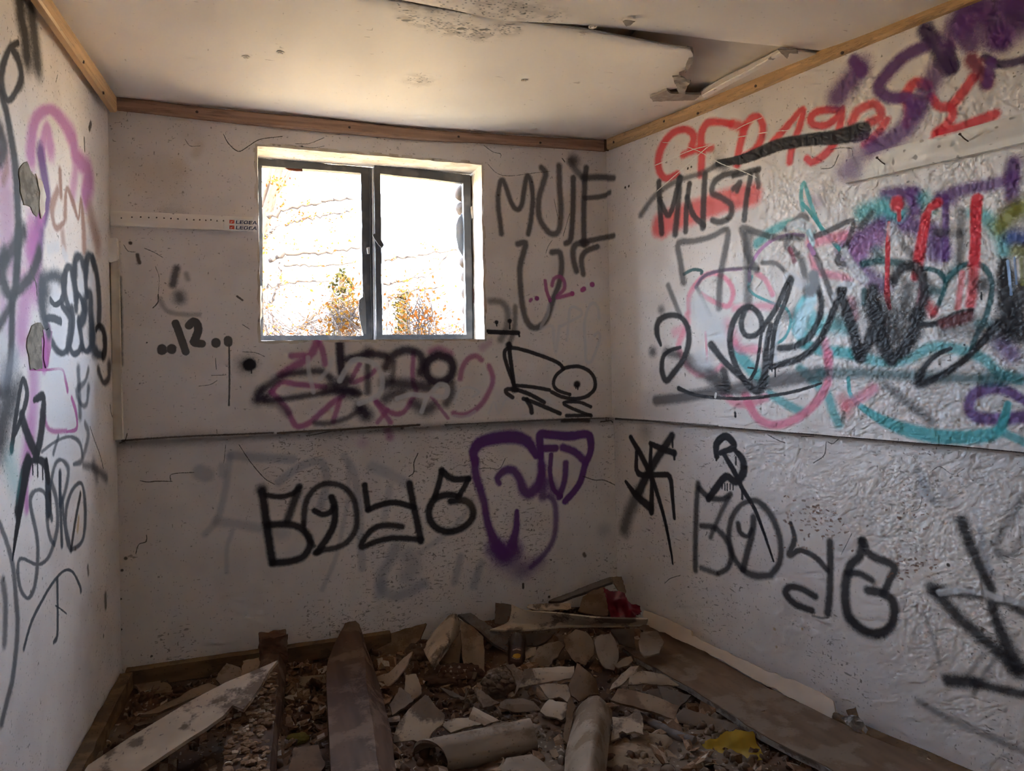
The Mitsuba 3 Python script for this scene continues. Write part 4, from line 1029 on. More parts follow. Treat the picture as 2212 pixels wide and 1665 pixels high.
# ------------------------------------------------------------------ helpers
def numbered(name):
    if name not in used: used.add(name); return name
    k = 1
    while f'{name}_{k:03d}' in used: k += 1
    used.add(f'{name}_{k:03d}'); return f'{name}_{k:03d}'
used = set()
GROUPS = {'tile_shard': 'broken tile shards in the rubble heap', 'board_offcut': 'board offcuts lying in the rubble', 'vine_twig': 'vine twigs outside the window', 'soil_clump': 'clumps of earth in the rubble', 'floor_batten': 'battens along the wall feet', 'bark_stick': 'sticks in the rubble'}
def thing(name, label, cat, group=None):
    k = numbered(name); group = group or GROUPS.get(name); labels[k] = {'label': label, 'category': cat}
    if group: labels[k]['group'] = group
    return k
def add(name, mesh, m, parent=None, label=None, smooth=False, kind=None, **more):
    k = numbered(name if parent is None else f'{parent}__{name}')
    scene[k] = mikit.ply(mesh, 'material_' + m, smooth, **more)
    if label or kind: labels[k] = {a: b for a, b in (('label', label), ('kind', kind)) if b}
    return k
def solo(name, mesh, m, label, cat, group=None, smooth=False):
    k = thing(name, label, cat, group); scene[k] = mikit.ply(mesh, 'material_' + m, smooth); return k
def struct(name, mesh, m, label=None, parent=None, smooth=False):
    return add(name, mesh, m, parent, label, smooth, None if parent else 'structure')
def join(ms): return trimesh.util.concatenate(ms)
def box(x0, x1, y0, y1, z0, z1):
    b = trimesh.creation.box((x1 - x0, y1 - y0, z1 - z0)); b.apply_translation(((x0 + x1) / 2, (y0 + y1) / 2, (z0 + z1) / 2)); return b
def pts3(f): return np.array(f, float).reshape(-1, 3) / 1000
def jag(poly, step, amp, r):
    """a polygon's outline resampled and roughened"""
    p = np.asarray(poly, float); out = []
    for a, b in zip(p, np.roll(p, -1, 0)):
        n = max(1, int(np.linalg.norm(b - a) / step))
        for i in range(n):
            out.append(a + (b - a) * i / n + (r.normal(0, amp, 2) if i else 0))
    return np.array(out)
def sheet(poly, thick, frame, shape=None, step=None, amp=None, r=rng, holes=(), edge=0.0, back_shape=None):
    """a plate: 2-D outline -> solid of some thickness in frame (o, u, v); shape(xy) lifts its surface along the normal"""
    o, u, v = (np.asarray(a, float) for a in frame); n = np.cross(u, v); n /= np.linalg.norm(n)
    P = np.asarray(poly, float); size = np.ptp(P, axis=0).max()
    step = step or size / 9
    b = jag(P, step, edge if edge else 0.0, r)
    pg = Polygon(b, [jag(h, step, edge, r) for h in holes])
    if not pg.is_valid: pg = pg.buffer(0)
    if pg.geom_type != 'Polygon': pg = max(pg.geoms, key=lambda g: g.area)
    ring = [np.array(x.coords)[:-1] for x in [pg.exterior, *pg.interiors]]
    x0, y0, x1, y1 = pg.bounds
    gx, gy = np.meshgrid(np.arange(x0 + step / 2, x1, step), np.arange(y0 + step / 2, y1, step)); g = np.stack([gx.ravel(), gy.ravel()], -1)
    g += r.uniform(-0.2, 0.2, g.shape) * step
    inn = pg.buffer(-step * 0.45)
    g = g[contains_xy(inn, g[:, 0], g[:, 1])] if not inn.is_empty else g[:0]
    allp = np.vstack([*ring, g]); tri = Delaunay(allp).simplices
    c = allp[tri].mean(1); tri = tri[contains_xy(pg, c[:, 0], c[:, 1])]
    a, bb, cc = allp[tri[:, 0]], allp[tri[:, 1]], allp[tri[:, 2]]
    ar = (bb[:, 0] - a[:, 0]) * (cc[:, 1] - a[:, 1]) - (bb[:, 1] - a[:, 1]) * (cc[:, 0] - a[:, 0])
    tri = tri[np.abs(ar) > 1e-10]; ar = ar[np.abs(ar) > 1e-10]; tri[ar < 0] = tri[ar < 0][:, ::-1]
    h = shape(allp) if shape else np.zeros(len(allp))
    top = o + allp[:, :1] * u + allp[:, 1:] * v + h[:, None] * n
    N = len(allp); bot = top - n * thick
    e = np.sort(np.vstack([tri[:, [0, 1]], tri[:, [1, 2]], tri[:, [2, 0]]]), 1); e2 = np.vstack([tri[:, [0, 1]], tri[:, [1, 2]], tri[:, [2, 0]]])
    _, inv, cnt = np.unique(e, axis=0, return_inverse=True, return_counts=True)
    be = e2[cnt[inv.ravel()] == 1]
    side = np.vstack([np.stack([be[:, 0], be[:, 0] + N, be[:, 1]], 1), np.stack([be[:, 1], be[:, 0] + N, be[:, 1] + N], 1)])
    return trimesh.Trimesh(np.vstack([top, bot]), np.vstack([tri, tri[:, ::-1] + N, side]), process=False)
def loft(rows, thick, down=True, sub=4, rough=0.002, seed=0, crisp=False):
    """rows of points (far to near, left to right) -> smooth skin, given thickness (straight down or inward)"""
    R = np.stack(rows)
    for ax in (0, 1):                                           # Catmull-Rom both ways
        n = R.shape[ax]; Rm = np.moveaxis(R, ax, 0); q = np.concatenate([2 * Rm[:1] - Rm[1:2], Rm, 2 * Rm[-1:] - Rm[-2:-1]])
        out = []
        for i in range(n - 1):
            p0, p1, p2, p3 = q[i:i + 4]
            for t in np.arange(sub) / sub: out.append(p1 + (p2 - p1) * t if crisp and ax else 0.5 * (2 * p1 + (p2 - p0) * t + (2 * p0 - 5 * p1 + 4 * p2 - p3) * t * t + (3 * p1 - p0 - 3 * p2 + p3) * t ** 3))
        out.append(Rm[-1]); R = np.moveaxis(np.stack(out), 0, ax)
    a, b = R.shape[:2]; V = R.reshape(-1, 3)
    I = np.arange(a * b).reshape(a, b); i, j, k, l = I[:-1, :-1].ravel(), I[:-1, 1:].ravel(), I[1:, 1:].ravel(), I[1:, :-1].ravel()
    F = np.vstack([np.stack([i, k, j], 1), np.stack([i, l, k], 1)])
    nr = trimesh.Trimesh(V, F, process=False).vertex_normals
    if nr[:, 2].mean() < 0: F, nr = F[:, ::-1], -nr
    V = V + nr * ((meshkit.fbm(V * 14 + seed, 3, seed) - 0.5) * 2 * rough)[:, None]
    bot = V - (np.array([0, 0, thick]) if down else nr * thick)
    N = len(V); e2 = np.vstack([F[:, [0, 1]], F[:, [1, 2]], F[:, [2, 0]]]); _, inv, cnt = np.unique(np.sort(e2, 1), axis=0, return_inverse=True, return_counts=True)
    be = e2[cnt[inv.ravel()] == 1]
    return trimesh.Trimesh(np.vstack([V, bot]), np.vstack([F, F[:, ::-1] + N, np.stack([be[:, 0], be[:, 0] + N, be[:, 1]], 1), np.stack([be[:, 1], be[:, 0] + N, be[:, 1] + N], 1)]), process=False)
def tube(points, radii, sides=6, caps=True):
    p = np.asarray(points, float); t = np.gradient(p, axis=0); t /= np.linalg.norm(t, axis=1, keepdims=True) + 1e-12
    a = np.cross(t, [0.31, 0.2, 0.93]); a /= np.linalg.norm(a, axis=1, keepdims=True) + 1e-12; b = np.cross(t, a)
    an = np.arange(sides) * 2 * np.pi / sides; rr = np.broadcast_to(radii, (len(p),))
    v = p[:, None] + rr[:, None, None] * (np.cos(an)[None, :, None] * a[:, None] + np.sin(an)[None, :, None] * b[:, None])
    i, j = np.meshgrid(np.arange(len(p) - 1), np.arange(sides), indexing='ij')
    q = np.stack([i * sides + j, i * sides + (j + 1) % sides, (i + 1) * sides + (j + 1) % sides, (i + 1) * sides + j], -1).reshape(-1, 4)
    f = [q[:, [0, 1, 2]], q[:, [0, 2, 3]]]; v = v.reshape(-1, 3)
    if caps:
        n = len(v); v = np.vstack([v, p[0], p[-1]]); k = np.arange(sides)
        f += [np.stack([k * 0 + n, (k + 1) % sides, k], 1), np.stack([k * 0 + n + 1, n - sides + k, n - sides + (k + 1) % sides], 1)]
    m = trimesh.Trimesh(v, np.vstack(f), process=False)
    return m
def blob(c, r, amp, seed, sub=3, freq=1.6, flat=1.0):
    m = trimesh.creation.icosphere(sub, 1.0); v = m.vertices
    k = 1 + amp * (meshkit.fbm(v * freq + seed, 3, seed) - 0.5) * 2
    m.vertices = v * k[:, None] * np.asarray(r) + np.asarray(c); return m
def wall_frame(w):
    """(origin, along, up) so that the normal looks into the room"""
    return {'B': (np.array([0, D, 0.0]), np.array([1.0, 0, 0]), np.array([0, 0, 1.0])), 'R': (CR, TR, np.array([0, 0, 1.0])), 'L': (CL, TL, np.array([0, 0, 1.0]))}[w]
INTO = {'B': np.array([0, -1.0, 0]), 'R': -NR, 'L': NL}
def on_wall(w, poly, thick, off=0.0, **k):
    """a plate standing off the wall by off + thick"""
    o, u, v = wall_frame(w); n = np.cross(u, v); s = 1 if n @ INTO[w] > 0 else -1
    if s > 0: return sheet(poly, thick, (o + INTO[w] * (off + thick), u, v), **k)
    P = np.asarray(poly, float) * [-1, 1]
    if 'holes' in k: k['holes'] = [np.asarray(h, float) * [-1, 1] for h in k['holes']]
    if 'shape' in k and k['shape']: f = k['shape']; k['shape'] = lambda q: f(q * [-1, 1])
    return sheet(P, thick, (o + INTO[w] * (off + thick), -u, v), **k)

# ------------------------------------------------------------------ the setting: walls, floor, ceiling
SR, SL = 5.1, 4.95
OPEN = np.array([[0.044, 1.412], [1.143, 1.405], [1.147, 2.312], [0.049, 2.328]])
WT = 0.245                                                            # wall thickness
op = jag(OPEN, 0.05, 0.0035, rng)
low_poly = np.array([[XL - 0.3, FLOOR], [XR + 0.3, FLOOR], [XR + 0.3, HC + 0.12], [XL - 0.3, HC + 0.12]])
wb = struct('wall_back', on_wall('B', low_poly, WT, -WT, holes=[op], step=0.3), 'wall_back_paint', 'window wall with spray-painted tags on worn plaster')
ledge_b = np.array([[x, LEDGE + 0.004 - 0.004 * x + 0.004 * (meshkit.noise(np.array([[x * 9, 0, 3]]))[0] - 0.5)] for x in np.arange(XL, XR + 0.02, 0.04)])
up_poly = np.vstack([ledge_b, [[XR + 0.01, HC + 0.02], [XL - 0.01, HC + 0.02]]])
op2 = jag(OPEN, 0.05, 0.0035, np.random.default_rng(3)) 
struct('upper_plaster', on_wall('B', up_poly, SLAB, 0.0, holes=[op2], step=0.2), 'wall_back_paint', 'thicker upper plaster coat', wb)
rv = [((0.044, 1.412), (1.143, 1.405)), ((1.143, 1.405), (1.147, 2.312)), ((1.147, 2.312), (0.049, 2.328)), ((0.049, 2.328), (0.044, 1.412))]
for k, (a, b) in enumerate(rv):                                       # the plastered reveal, four faces, roughly finished
    a, b = np.array(a), np.array(b); d = (b - a) / np.linalg.norm(b - a); inn = np.array([-d[1], d[0]])
    L = np.linalg.norm(b - a); fr = (np.array([a[0], D - SLAB + 0.0015, a[1]]), np.array([d[0], 0, d[1]]), np.array([0, 1.0, 0]))
    nn = np.cross(fr[1], fr[2]); sg = 1 if nn @ np.array([inn[0], 0, inn[1]]) > 0 else -1
    q = np.array([[0, 0], [L, 0], [L, 0.21], [0, 0.21]])
    if sg < 0: fr = (np.array([b[0], D - SLAB + 0.0015, b[1]]), -fr[1], fr[2])
    fr = (fr[0] + 0.010 * np.array([inn[0], 0, inn[1]]), fr[1], fr[2])
    struct('window_reveal', sheet(q, 0.016, fr, step=0.035, shape=lambda p, k=k: 0.006 * (meshkit.fbm(np.c_[p * 22, np.full(len(p), k * 3.0)], 3) - 0.5), edge=0.0022), 'reveal_plaster', 'rough pale plastered reveal', wb)
for w, S, key, seed in (('R', SR, 'wall_right', 5), ('L', SL, 'wall_left', 6)):
    mk = 'wall_right_paint' if w == 'R' else 'wall_left_paint'
    wl = struct(key, on_wall(w, np.array([[-0.05, FLOOR], [S, FLOOR], [S, HC + 0.12], [-0.05, HC + 0.12]]), 0.25, -0.25, step=0.5), mk,
                'side wall covered with layered coloured graffiti' if w == 'R' else 'side wall with black, pink and silver spray paint and chipped plaster')
    if w == 'R':
        lr = np.array([[s, LEDGE - 0.005 + 0.005 * (meshkit.noise(np.array([[s * 9, 4, 3]]))[0] - 0.5)] for s in np.arange(0.0, S, 0.05)])
        struct('upper_plaster', on_wall('R', np.vstack([lr, [[S, HC + 0.02], [0, HC + 0.02]]]), SLAB, 0.0, step=0.3), mk, 'thicker upper plaster coat', wl)
ends = np.array([CL[:2] + TL[:2] * SL, CR[:2] + TR[:2] * SR])
struct('wall_rear', box(ends[0][0] - 0.4, ends[1][0] + 0.4, REAR - 0.2, REAR, FLOOR, HC + 0.12), 'reveal_plaster', 'plain plastered wall behind')
struct('floor', box(-1.2, 3.6, REAR - 0.2, D + 0.02, FLOOR - 0.1, FLOOR), 'dkwood', 'earthy floor base under the rubble')
struct('ceiling', box(-1.3, 3.7, REAR - 0.2, D + WT, HC + 0.11, HC + 0.2), 'deck_board', 'pale timber deck above the torn ceiling boards')
cl = 'ceiling'
SEAM = [[0.4513,2.3805],[0.6384,2.3901],[0.8579,2.4121],[1.054,2.3829],[1.14,2.376],[1.4088,2.3905],[1.5874,2.3918]]
def sag(p):                                                           # the boards hang a little at their open seam and near the window
    x, y = p[:, 0], p[:, 1]
    s = -0.022 * np.exp(-((y - 2.42) / 0.12) ** 2) * np.clip((x - 0.9) / 0.6, 0, 1) * np.clip((1.72 - x) / 0.12, 0, 1)
    s = s - 0.018 * np.exp(-((y - 3.6) / 0.35) ** 2) * np.exp(-((x - 0.75) / 0.55) ** 2)
    return s + 0.004 * (meshkit.fbm(np.c_[p * 2.5, np.zeros(len(p))], 2) - 0.5)
xr_at = lambda y: XR + (D - y) * math.tan(AR)
xl_at = lambda y: XL + (D - y) * math.tan(AL)
hole_edge = [[1.5874,2.3918],[1.6402,2.4505],[1.69,2.5427],[1.7083,2.6112],[1.6987,2.6446],[1.7475,2.7148],[1.8188,2.7832],[1.764,2.8452],[1.7209,2.8991],[1.7503,2.9332],[1.9308,2.8634],[1.9242,2.7644],[1.9245,2.6636],[1.9403,2.5285],[1.958,2.4072],[1.9598,2.3338]]
SE = 2.395
panelA = [[xl_at(D) - 0.03, D + 0.01], [xl_at(SE), SE + 0.0], [0.45, SE - 0.012], [0.86, SE + 0.016], [1.14, SE - 0.012]] + [list(q) for q in hole_edge] + [[xr_at(2.33), 2.33], [xr_at(D) + 0.02, D + 0.01]]
flipx = lambda P: np.asarray(P, float) * [-1, 1]
def ceiling_plate(P, z, thick, shape, **k):
    """a plate whose finished face looks down at height z"""
    return sheet(flipx(P), thick, (np.array([0, 0, z]), np.array([-1.0, 0, 0]), np.array([0, 1.0, 0])), shape=(lambda q: -shape(flipx(q))) if shape else None, **k)
add('board', ceiling_plate(panelA, HC, 0.010, sag, step=0.07), 'ceiling_board', cl, 'stained white ceiling board by the window with a torn corner', True)
def sagb(p): return 0.012 * np.exp(-((p[:, 1] - SE) / 0.15) ** 2) * np.clip((p[:, 0] - 0.2) / 1.3, 0, 1) - 0.006 * np.exp(-((p[:, 0] - 0.78) / 0.3) ** 2 - ((p[:, 1] - SE) / 0.1) ** 2) * 3
add('board', ceiling_plate([[xl_at(SE) - 0.03, SE - 0.006], [xl_at(REAR) - 0.1, REAR], [xr_at(REAR) + 0.1, REAR], [xr_at(2.3) + 0.02, 2.31], [1.72, 2.352], [1.2, SE - 0.024], [1.02, SE - 0.018], [0.86, SE - 0.006], [0.66, SE - 0.03], [0.45, SE - 0.034], [0.2, SE - 0.02]], HC, 0.010, sagb, step=0.07), 'ceiling_board', cl, 'white ceiling board nearer to the camera, mouldy at its edge', True)
# torn remains at the hole: hanging fibre, broken rim, white split edge
def hang(px, thick, dz, key, lab, m):
    add(key, ceiling_plate(px, HC - 0.004, thick, dz, step=0.012, edge=0.0015), m, cl, lab)
add('inner_board', sheet(flipx([[1.45, 2.2], [2.3, 2.2], [2.3, 3.1], [1.45, 3.1]]), 0.012, (np.array([0, 0, HC + 0.02]), np.array([-1.0, 0, 0]), np.array([0, 1.0, 0])), step=0.1, shape=lambda q: -np.clip(2.02 + q[:, 0], 0, 1) * 0.13), 'deck_board', cl, 'pale board seen through the torn hole', True)
hang([[1.6566,2.6263],[1.6844,2.6081],[1.7529,2.6391],[1.7665,2.6878],[1.821,2.794],[1.7912,2.7911],[1.7265,2.7101]], 0.006, lambda p: -0.02 - 0.02 * meshkit.fbm(np.c_[p * 30, np.zeros(len(p))], 2), 'torn_flap', 'torn grey-brown flap of board fibre hanging in the hole', 'torn_fibre')
hang([[1.7188,2.9117],[1.7459,2.8156],[1.783,2.8457],[1.9275,2.8221],[1.9376,2.8922],[1.7618,2.9609]], 0.009, lambda p: -0.006 + 0 * p[:, 0], 'broken_edge', 'broken pale edge of the ceiling board at the hole', 'torn_fibre')
hang([[1.5773,2.3948],[1.6047,2.3995],[1.6586,2.4722],[1.6944,2.5462],[1.7138,2.6198],[1.6626,2.5269],[1.6245,2.4551]], 0.006, lambda p: -0.008 + 0 * p[:, 0], 'torn_rim', 'ragged grey rim of the torn board', 'torn_fibre')
hang([[1.9396,2.8366],[1.9438,2.658],[1.9595,2.5179],[1.9575,2.3389],[1.9782,2.3508],[1.987,2.53],[1.9732,2.6824],[1.9691,2.8586]], 0.006, lambda p: -0.006 + 0 * p[:, 0], 'split_edge', 'whitish split edge of the board strip along the wall', 'white_board_paint')
hang([[1.9255,2.3131],[1.9982,2.2916],[2.0258,2.3187],[1.9912,2.3245],[2.0204,2.3749]], 0.005, lambda p: -0.010 + 0 * p[:, 0], 'torn_flap', None, 'torn_fibre')
hang([[1.2471,2.2842],[1.2529,2.2715],[1.2891,2.2716],[1.2874,2.3016],[1.2752,2.3128]], 0.002, lambda p: -0.004 + 0 * p[:, 0], 'torn_flap', 'small grey torn patch of ceiling paper', 'torn_fibre')
for x, y in [[0.1367,2.8985],[1.1133,2.9036],[1.0876,3.5663],[1.1495,2.404],[1.1621,2.3467],[0.1769,3.5699],[0.0139,2.9789],[1.3903,3.4905]]:      # screw heads in the boards
    add('screw', join([trimesh.creation.cylinder(0.006, 0.003, sections=10, transform=trimesh.transformations.translation_matrix((x, y, HC - 0.003 + sag(np.array([[x, y]]))[0]))), trimesh.creation.annulus(0.011, 0.015, 0.002, sections=14, transform=trimesh.transformations.translation_matrix((x, y, HC - 0.002 + sag(np.array([[x, y]]))[0])))]), 'ceiling_board', cl)
# timber battens under the ceiling
def batten(w, top, bot, depth, m, name, lab):
    o, u, v = wall_frame(w); top, bot = np.array(top), np.array(bot)
    ss = np.linspace(top[0, 0], top[-1, 0], 60); zt, zb = np.interp(ss, top[:, 0], top[:, 1]), np.interp(ss, bot[:, 0], bot[:, 1])
    k = np.ones(9) / 9; zt, zb = (np.convolve(np.pad(z, 4, 'edge'), k, 'valid') for z in (zt, zb))
    rows = []
    for s, a, b in zip(ss, zt, zb):
        base = o + u * s; i = INTO[w]; c = 0.006
        rows.append([base + i * SLAB + v * b, base + i * (SLAB + depth - c) + v * b, base + i * (SLAB + depth) + v * (b + c), base + i * (SLAB + depth) + v * (a - c), base + i * (SLAB + depth - c) + v * a, base + i * SLAB + v * a])
    R = np.array(rows); a, b = R.shape[:2]; I = np.arange(a * b).reshape(a, b); J = np.roll(I, -1, 1)
    F = np.vstack([np.stack([I[:-1].ravel(), J[:-1].ravel(), J[1:].ravel()], 1), np.stack([I[:-1].ravel(), J[1:].ravel(), I[1:].ravel()], 1)])
    F = np.vstack([F, [[I[0, 0], I[0, k + 1], I[0, k]] for k in range(1, 5)], [[I[-1, 0], I[-1, k], I[-1, k + 1]] for k in range(1, 5)]])
    mm = trimesh.Trimesh(R.reshape(-1, 3), F, process=False); mm.fix_normals()
    return struct(name, mm, m, lab, smooth=35)
tb = batten('B', [[-0.5327,2.4842],[-0.1864,2.4679],[0.2338,2.4632],[0.5786,2.4621],[0.8057,2.447],[1.0432,2.4571],[1.4192,2.461],[1.8384,2.4764]], [[-0.5391,2.4294],[-0.1875,2.4158],[0.2325,2.4045],[0.5773,2.4037],[0.8045,2.3966],[1.0421,2.4103],[1.4181,2.4149],[1.837,2.4187]], 0.026, 'pine_back', 'trim_1', 'bowed reddish timber batten along the top of the window wall')
tr = batten('R', np.vstack([[[0.0574,2.4808],[0.6597,2.4711],[1.1677,2.4899],[1.5469,2.498],[1.7946,2.5002]], [[5.0, HC - 0.015]]]), np.vstack([[[0.0554,2.4216],[0.6582,2.4194],[1.1664,2.4389],[1.5635,2.4474],[1.8824,2.4512]], [[5.0, HC - 0.065]]]), 0.026, 'pine_side', 'trim_2', 'yellowish timber batten along the top of the right wall')
tl = batten('L', np.vstack([[[0.1318,2.4574],[0.4821,2.4539],[0.7806,2.4504],[1.0011,2.4496]], [[4.9, HC - 0.015]]]), np.vstack([[[0.1717,2.3858],[0.5526,2.3892],[0.888,2.3891],[1.1326,2.3877]], [[4.9, HC - 0.08]]]), 0.026, 'pine_side', 'trim_3', 'yellowish timber batten along the top of the left wall')
def disc(w, s, z, off, r, h):
    o, u, v = wall_frame(w); a = o + u * s + v * z + INTO[w] * off
    return trimesh.creation.cylinder(r, segment=[a, a + INTO[w] * h], sections=10)
for par, w, pts in ((tb, 'B', [[-0.1939,2.4426],[1.0126,2.4278],[0.4749,2.4297],[1.4527,2.4311]]), (tr, 'R', [[0.115,2.4444],[0.487,2.4504],[1.0302,2.4479],[1.431,2.4447],[0.7039,2.4259]]), (tl, 'L', [[0.6575,2.3951],[0.3663,2.3877]])):
    for s, z in pts: add('nail_head', disc(w, s, z, SLAB + 0.024, 0.006, 0.004), 'nail_iron', par)
add('bracket', on_wall('B', [[-0.5499,2.4855],[-0.5232,2.4841],[-0.5244,2.4259],[-0.5493,2.4256]], 0.004, SLAB + 0.028, step=0.03), 'rotten_wood', tb, 'dark joint between the two battens')
add('bracket', on_wall('B', [[1.8198,2.4757],[1.8475,2.4753],[1.846,2.4152],[1.8211,2.4159]], 0.004, SLAB + 0.028, step=0.03), 'rotten_wood', tb, 'dark joint at the right end of the batten')

# ------------------------------------------------------------------ window
FR = 0.165
def wbar(poly, off, depth, m, par, key, lab=None, **k):
    """a bar in the window plane: its room face lies off behind the wall face"""
    P = np.asarray(poly, float); mm = sheet(P, depth, (np.array([0, D + off, 0]), np.array([1.0, 0, 0]), np.array([0, 0, 1.0])), **k)
    return add(key, mm, m, par, lab)
win = numbered('window_1'); labels[win] = {'label': 'dark steel window of a fixed and a hinged light, its glass mostly broken out', 'kind': 'structure'}
o1 = [[0.0467,2.3133],[1.1592,2.2929],[1.1544,1.4083],[0.0337,1.4233]]
h1 = [[0.0802,2.2775],[0.5567,2.2712],[0.5494,1.4462],[0.0673,1.4514]]
h2 = [[0.6154,2.2982],[1.1285,2.2826],[1.1257,1.4248],[0.6052,1.431]]
wbar(o1, FR, 0.045, 'steel_frame', win, 'frame', 'grey-blue steel outer frame', holes=[h1, h2], step=0.06, edge=0.0012)
o2 = [[0.6212,2.3188],[1.1264,2.2904],[1.1297,2.2781],[1.1202,1.4129],[0.6129,1.4194]]
i2 = [[0.6506,2.2689],[1.0873,2.2465],[1.0864,1.4451],[0.6434,1.4496]]
cas = wbar(o2, 0.14, 0.032, 'steel_frame', win, 'casement', 'hinged steel casement standing slightly proud', holes=[i2], step=0.06, edge=0.001)
wbar([[0.6104,2.2941],[0.6185,2.3026],[0.6106,1.4218],[0.6013,1.4219]], 0.15, 0.03, 'pale_metal', win, 'mullion_strip', 'pale metal strip beside the casement', step=0.1)
wbar([[0.5987,2.2993],[0.606,2.2997],[0.5955,1.4221],[0.5889,1.4222]], 0.155, 0.02, 'steel_frame', win, 'mullion_bead', None, step=0.1)
wbar([[0.5986,1.9479],[0.6086,1.9549],[0.6231,1.96],[0.6547,1.8989],[0.6451,1.8841],[0.6283,1.8994],[0.6092,1.9265]], 0.10, 0.02, 'steel_frame', cas, 'handle', 'dark lever handle', step=0.02)
wbar([[0.6105,1.9343],[0.6291,1.9415],[0.6304,1.8819],[0.6145,1.8781]], 0.118, 0.02, 'steel_frame', cas, 'handle_plate', None, step=0.02)
wbar([[1.1358,2.2892],[1.1488,2.2872],[1.151,2.1356],[1.1357,2.1627]], 0.15, 0.012, 'rust', win, 'rust_flake', 'red-brown rusted hinge side', step=0.02, edge=0.001)
wbar([[1.1318,1.6897],[1.1476,1.6829],[1.1503,1.6133],[1.1329,1.6133]], 0.15, 0.012, 'rust', win, 'rust_flake', 'red-brown rusted hinge side, lower', step=0.01, edge=0.001)
wbar([[1.1231,2.1183],[1.1422,2.1331],[1.1423,2.0776],[1.1317,2.0563],[1.1251,2.0838]], 0.13, 0.02, 'reveal_plaster', win, 'hinge', 'plastered-over hinge', step=0.01, edge=0.001)
wbar([[0.1856,2.278],[0.2692,2.277],[0.272,2.2623],[0.2378,2.2633],[0.2069,2.2665]], 0.172, 0.008, 'rust', win, 'rust_flake', None, step=0.01, edge=0.001)
wbar([[0.5764,1.8913],[0.5916,1.8957],[0.5888,1.8604],[0.579,1.8602]], 0.15, 0.015, 'pale_metal', win, 'latch_keep', None, step=0.01)
wbar([[1.0967,2.1032],[1.0663,2.067],[1.0531,2.0248],[1.053,1.9623],[1.0645,1.9001],[1.0867,1.8624],[1.1007,1.8418],[1.105,2.0268]], 0.178, 0.004, 'milky_glass', win, 'glass_shard', 'bluish broken glass left in the right light', step=0.03)
wbar([[0.0698,1.551],[0.0962,1.5094],[0.1139,1.4824],[0.1656,1.464],[0.2209,1.4453],[0.0645,1.4471]], 0.185, 0.004, 'pane_glass', win, 'glass_shard', 'clear broken glass left in the lower left corner', step=0.04)
wbar([[0.443,1.4429],[0.463,1.4645],[0.5289,1.4871],[0.5543,1.4436]], 0.185, 0.004, 'pane_glass', win, 'glass_shard', 'clear broken glass by the middle bar', step=0.04)
wbar([[0.5579,1.7055],[0.5519,1.6723],[0.56,1.6491],[0.5332,1.627],[0.529,1.5859],[0.5342,1.5262],[0.543,1.4797],[0.5534,1.4431],[0.5652,1.4429],[0.5656,1.6059]], 0.168, 0.006, 'putty', win, 'putty_strip', 'dark loose strip curling off the middle bar', step=0.03, shape=lambda p: 0.012 * meshkit.noise(np.c_[p * 18, np.zeros(len(p))]))
wbar([[0.0471,1.6909],[0.0662,1.6924],[0.0667,1.5457],[0.0503,1.5078],[0.0431,1.4511],[0.0384,1.4511]], 0.152, 0.010, 'reveal_plaster', win, 'plaster_flake', 'pale plaster clinging to the left bar', step=0.02, edge=0.002)
for k, q in enumerate([[[1.0832,2.2433],[1.101,2.2765],[1.1283,2.2745],[1.1262,2.1849],[1.0927,2.1761],[1.08,2.2004]], [[1.086,2.1436],[1.1001,2.1764],[1.1268,2.1799],[1.1254,2.1169],[1.0997,2.0957],[1.0875,2.1116]], [[1.0948,1.8871],[1.1082,1.891],[1.1257,1.845],[1.1269,1.8035],[1.1063,1.8088]],
                       [[1.1046,1.798],[1.1254,1.802],[1.1266,1.7269],[1.1058,1.7231]], [[1.104,1.7123],[1.1249,1.7161],[1.126,1.6374],[1.1067,1.6373]], [[1.1049,1.623],[1.1258,1.6303],[1.1268,1.5444],[1.1073,1.5373]], [[1.1056,1.5266],[1.1265,1.5337],[1.1276,1.4514],[1.1067,1.448]]]):
    q = np.array(q); c, r = q.mean(0), np.ptp(q, axis=0) / 2
    add('stone', blob((c[0] + 0.035, D + WT + 0.03, c[1]), (r[0] + 0.035, 0.06, r[1]), 0.22, k + 3, 2), 'jamb_stone', wb, 'rough stone of the outer jamb', True)

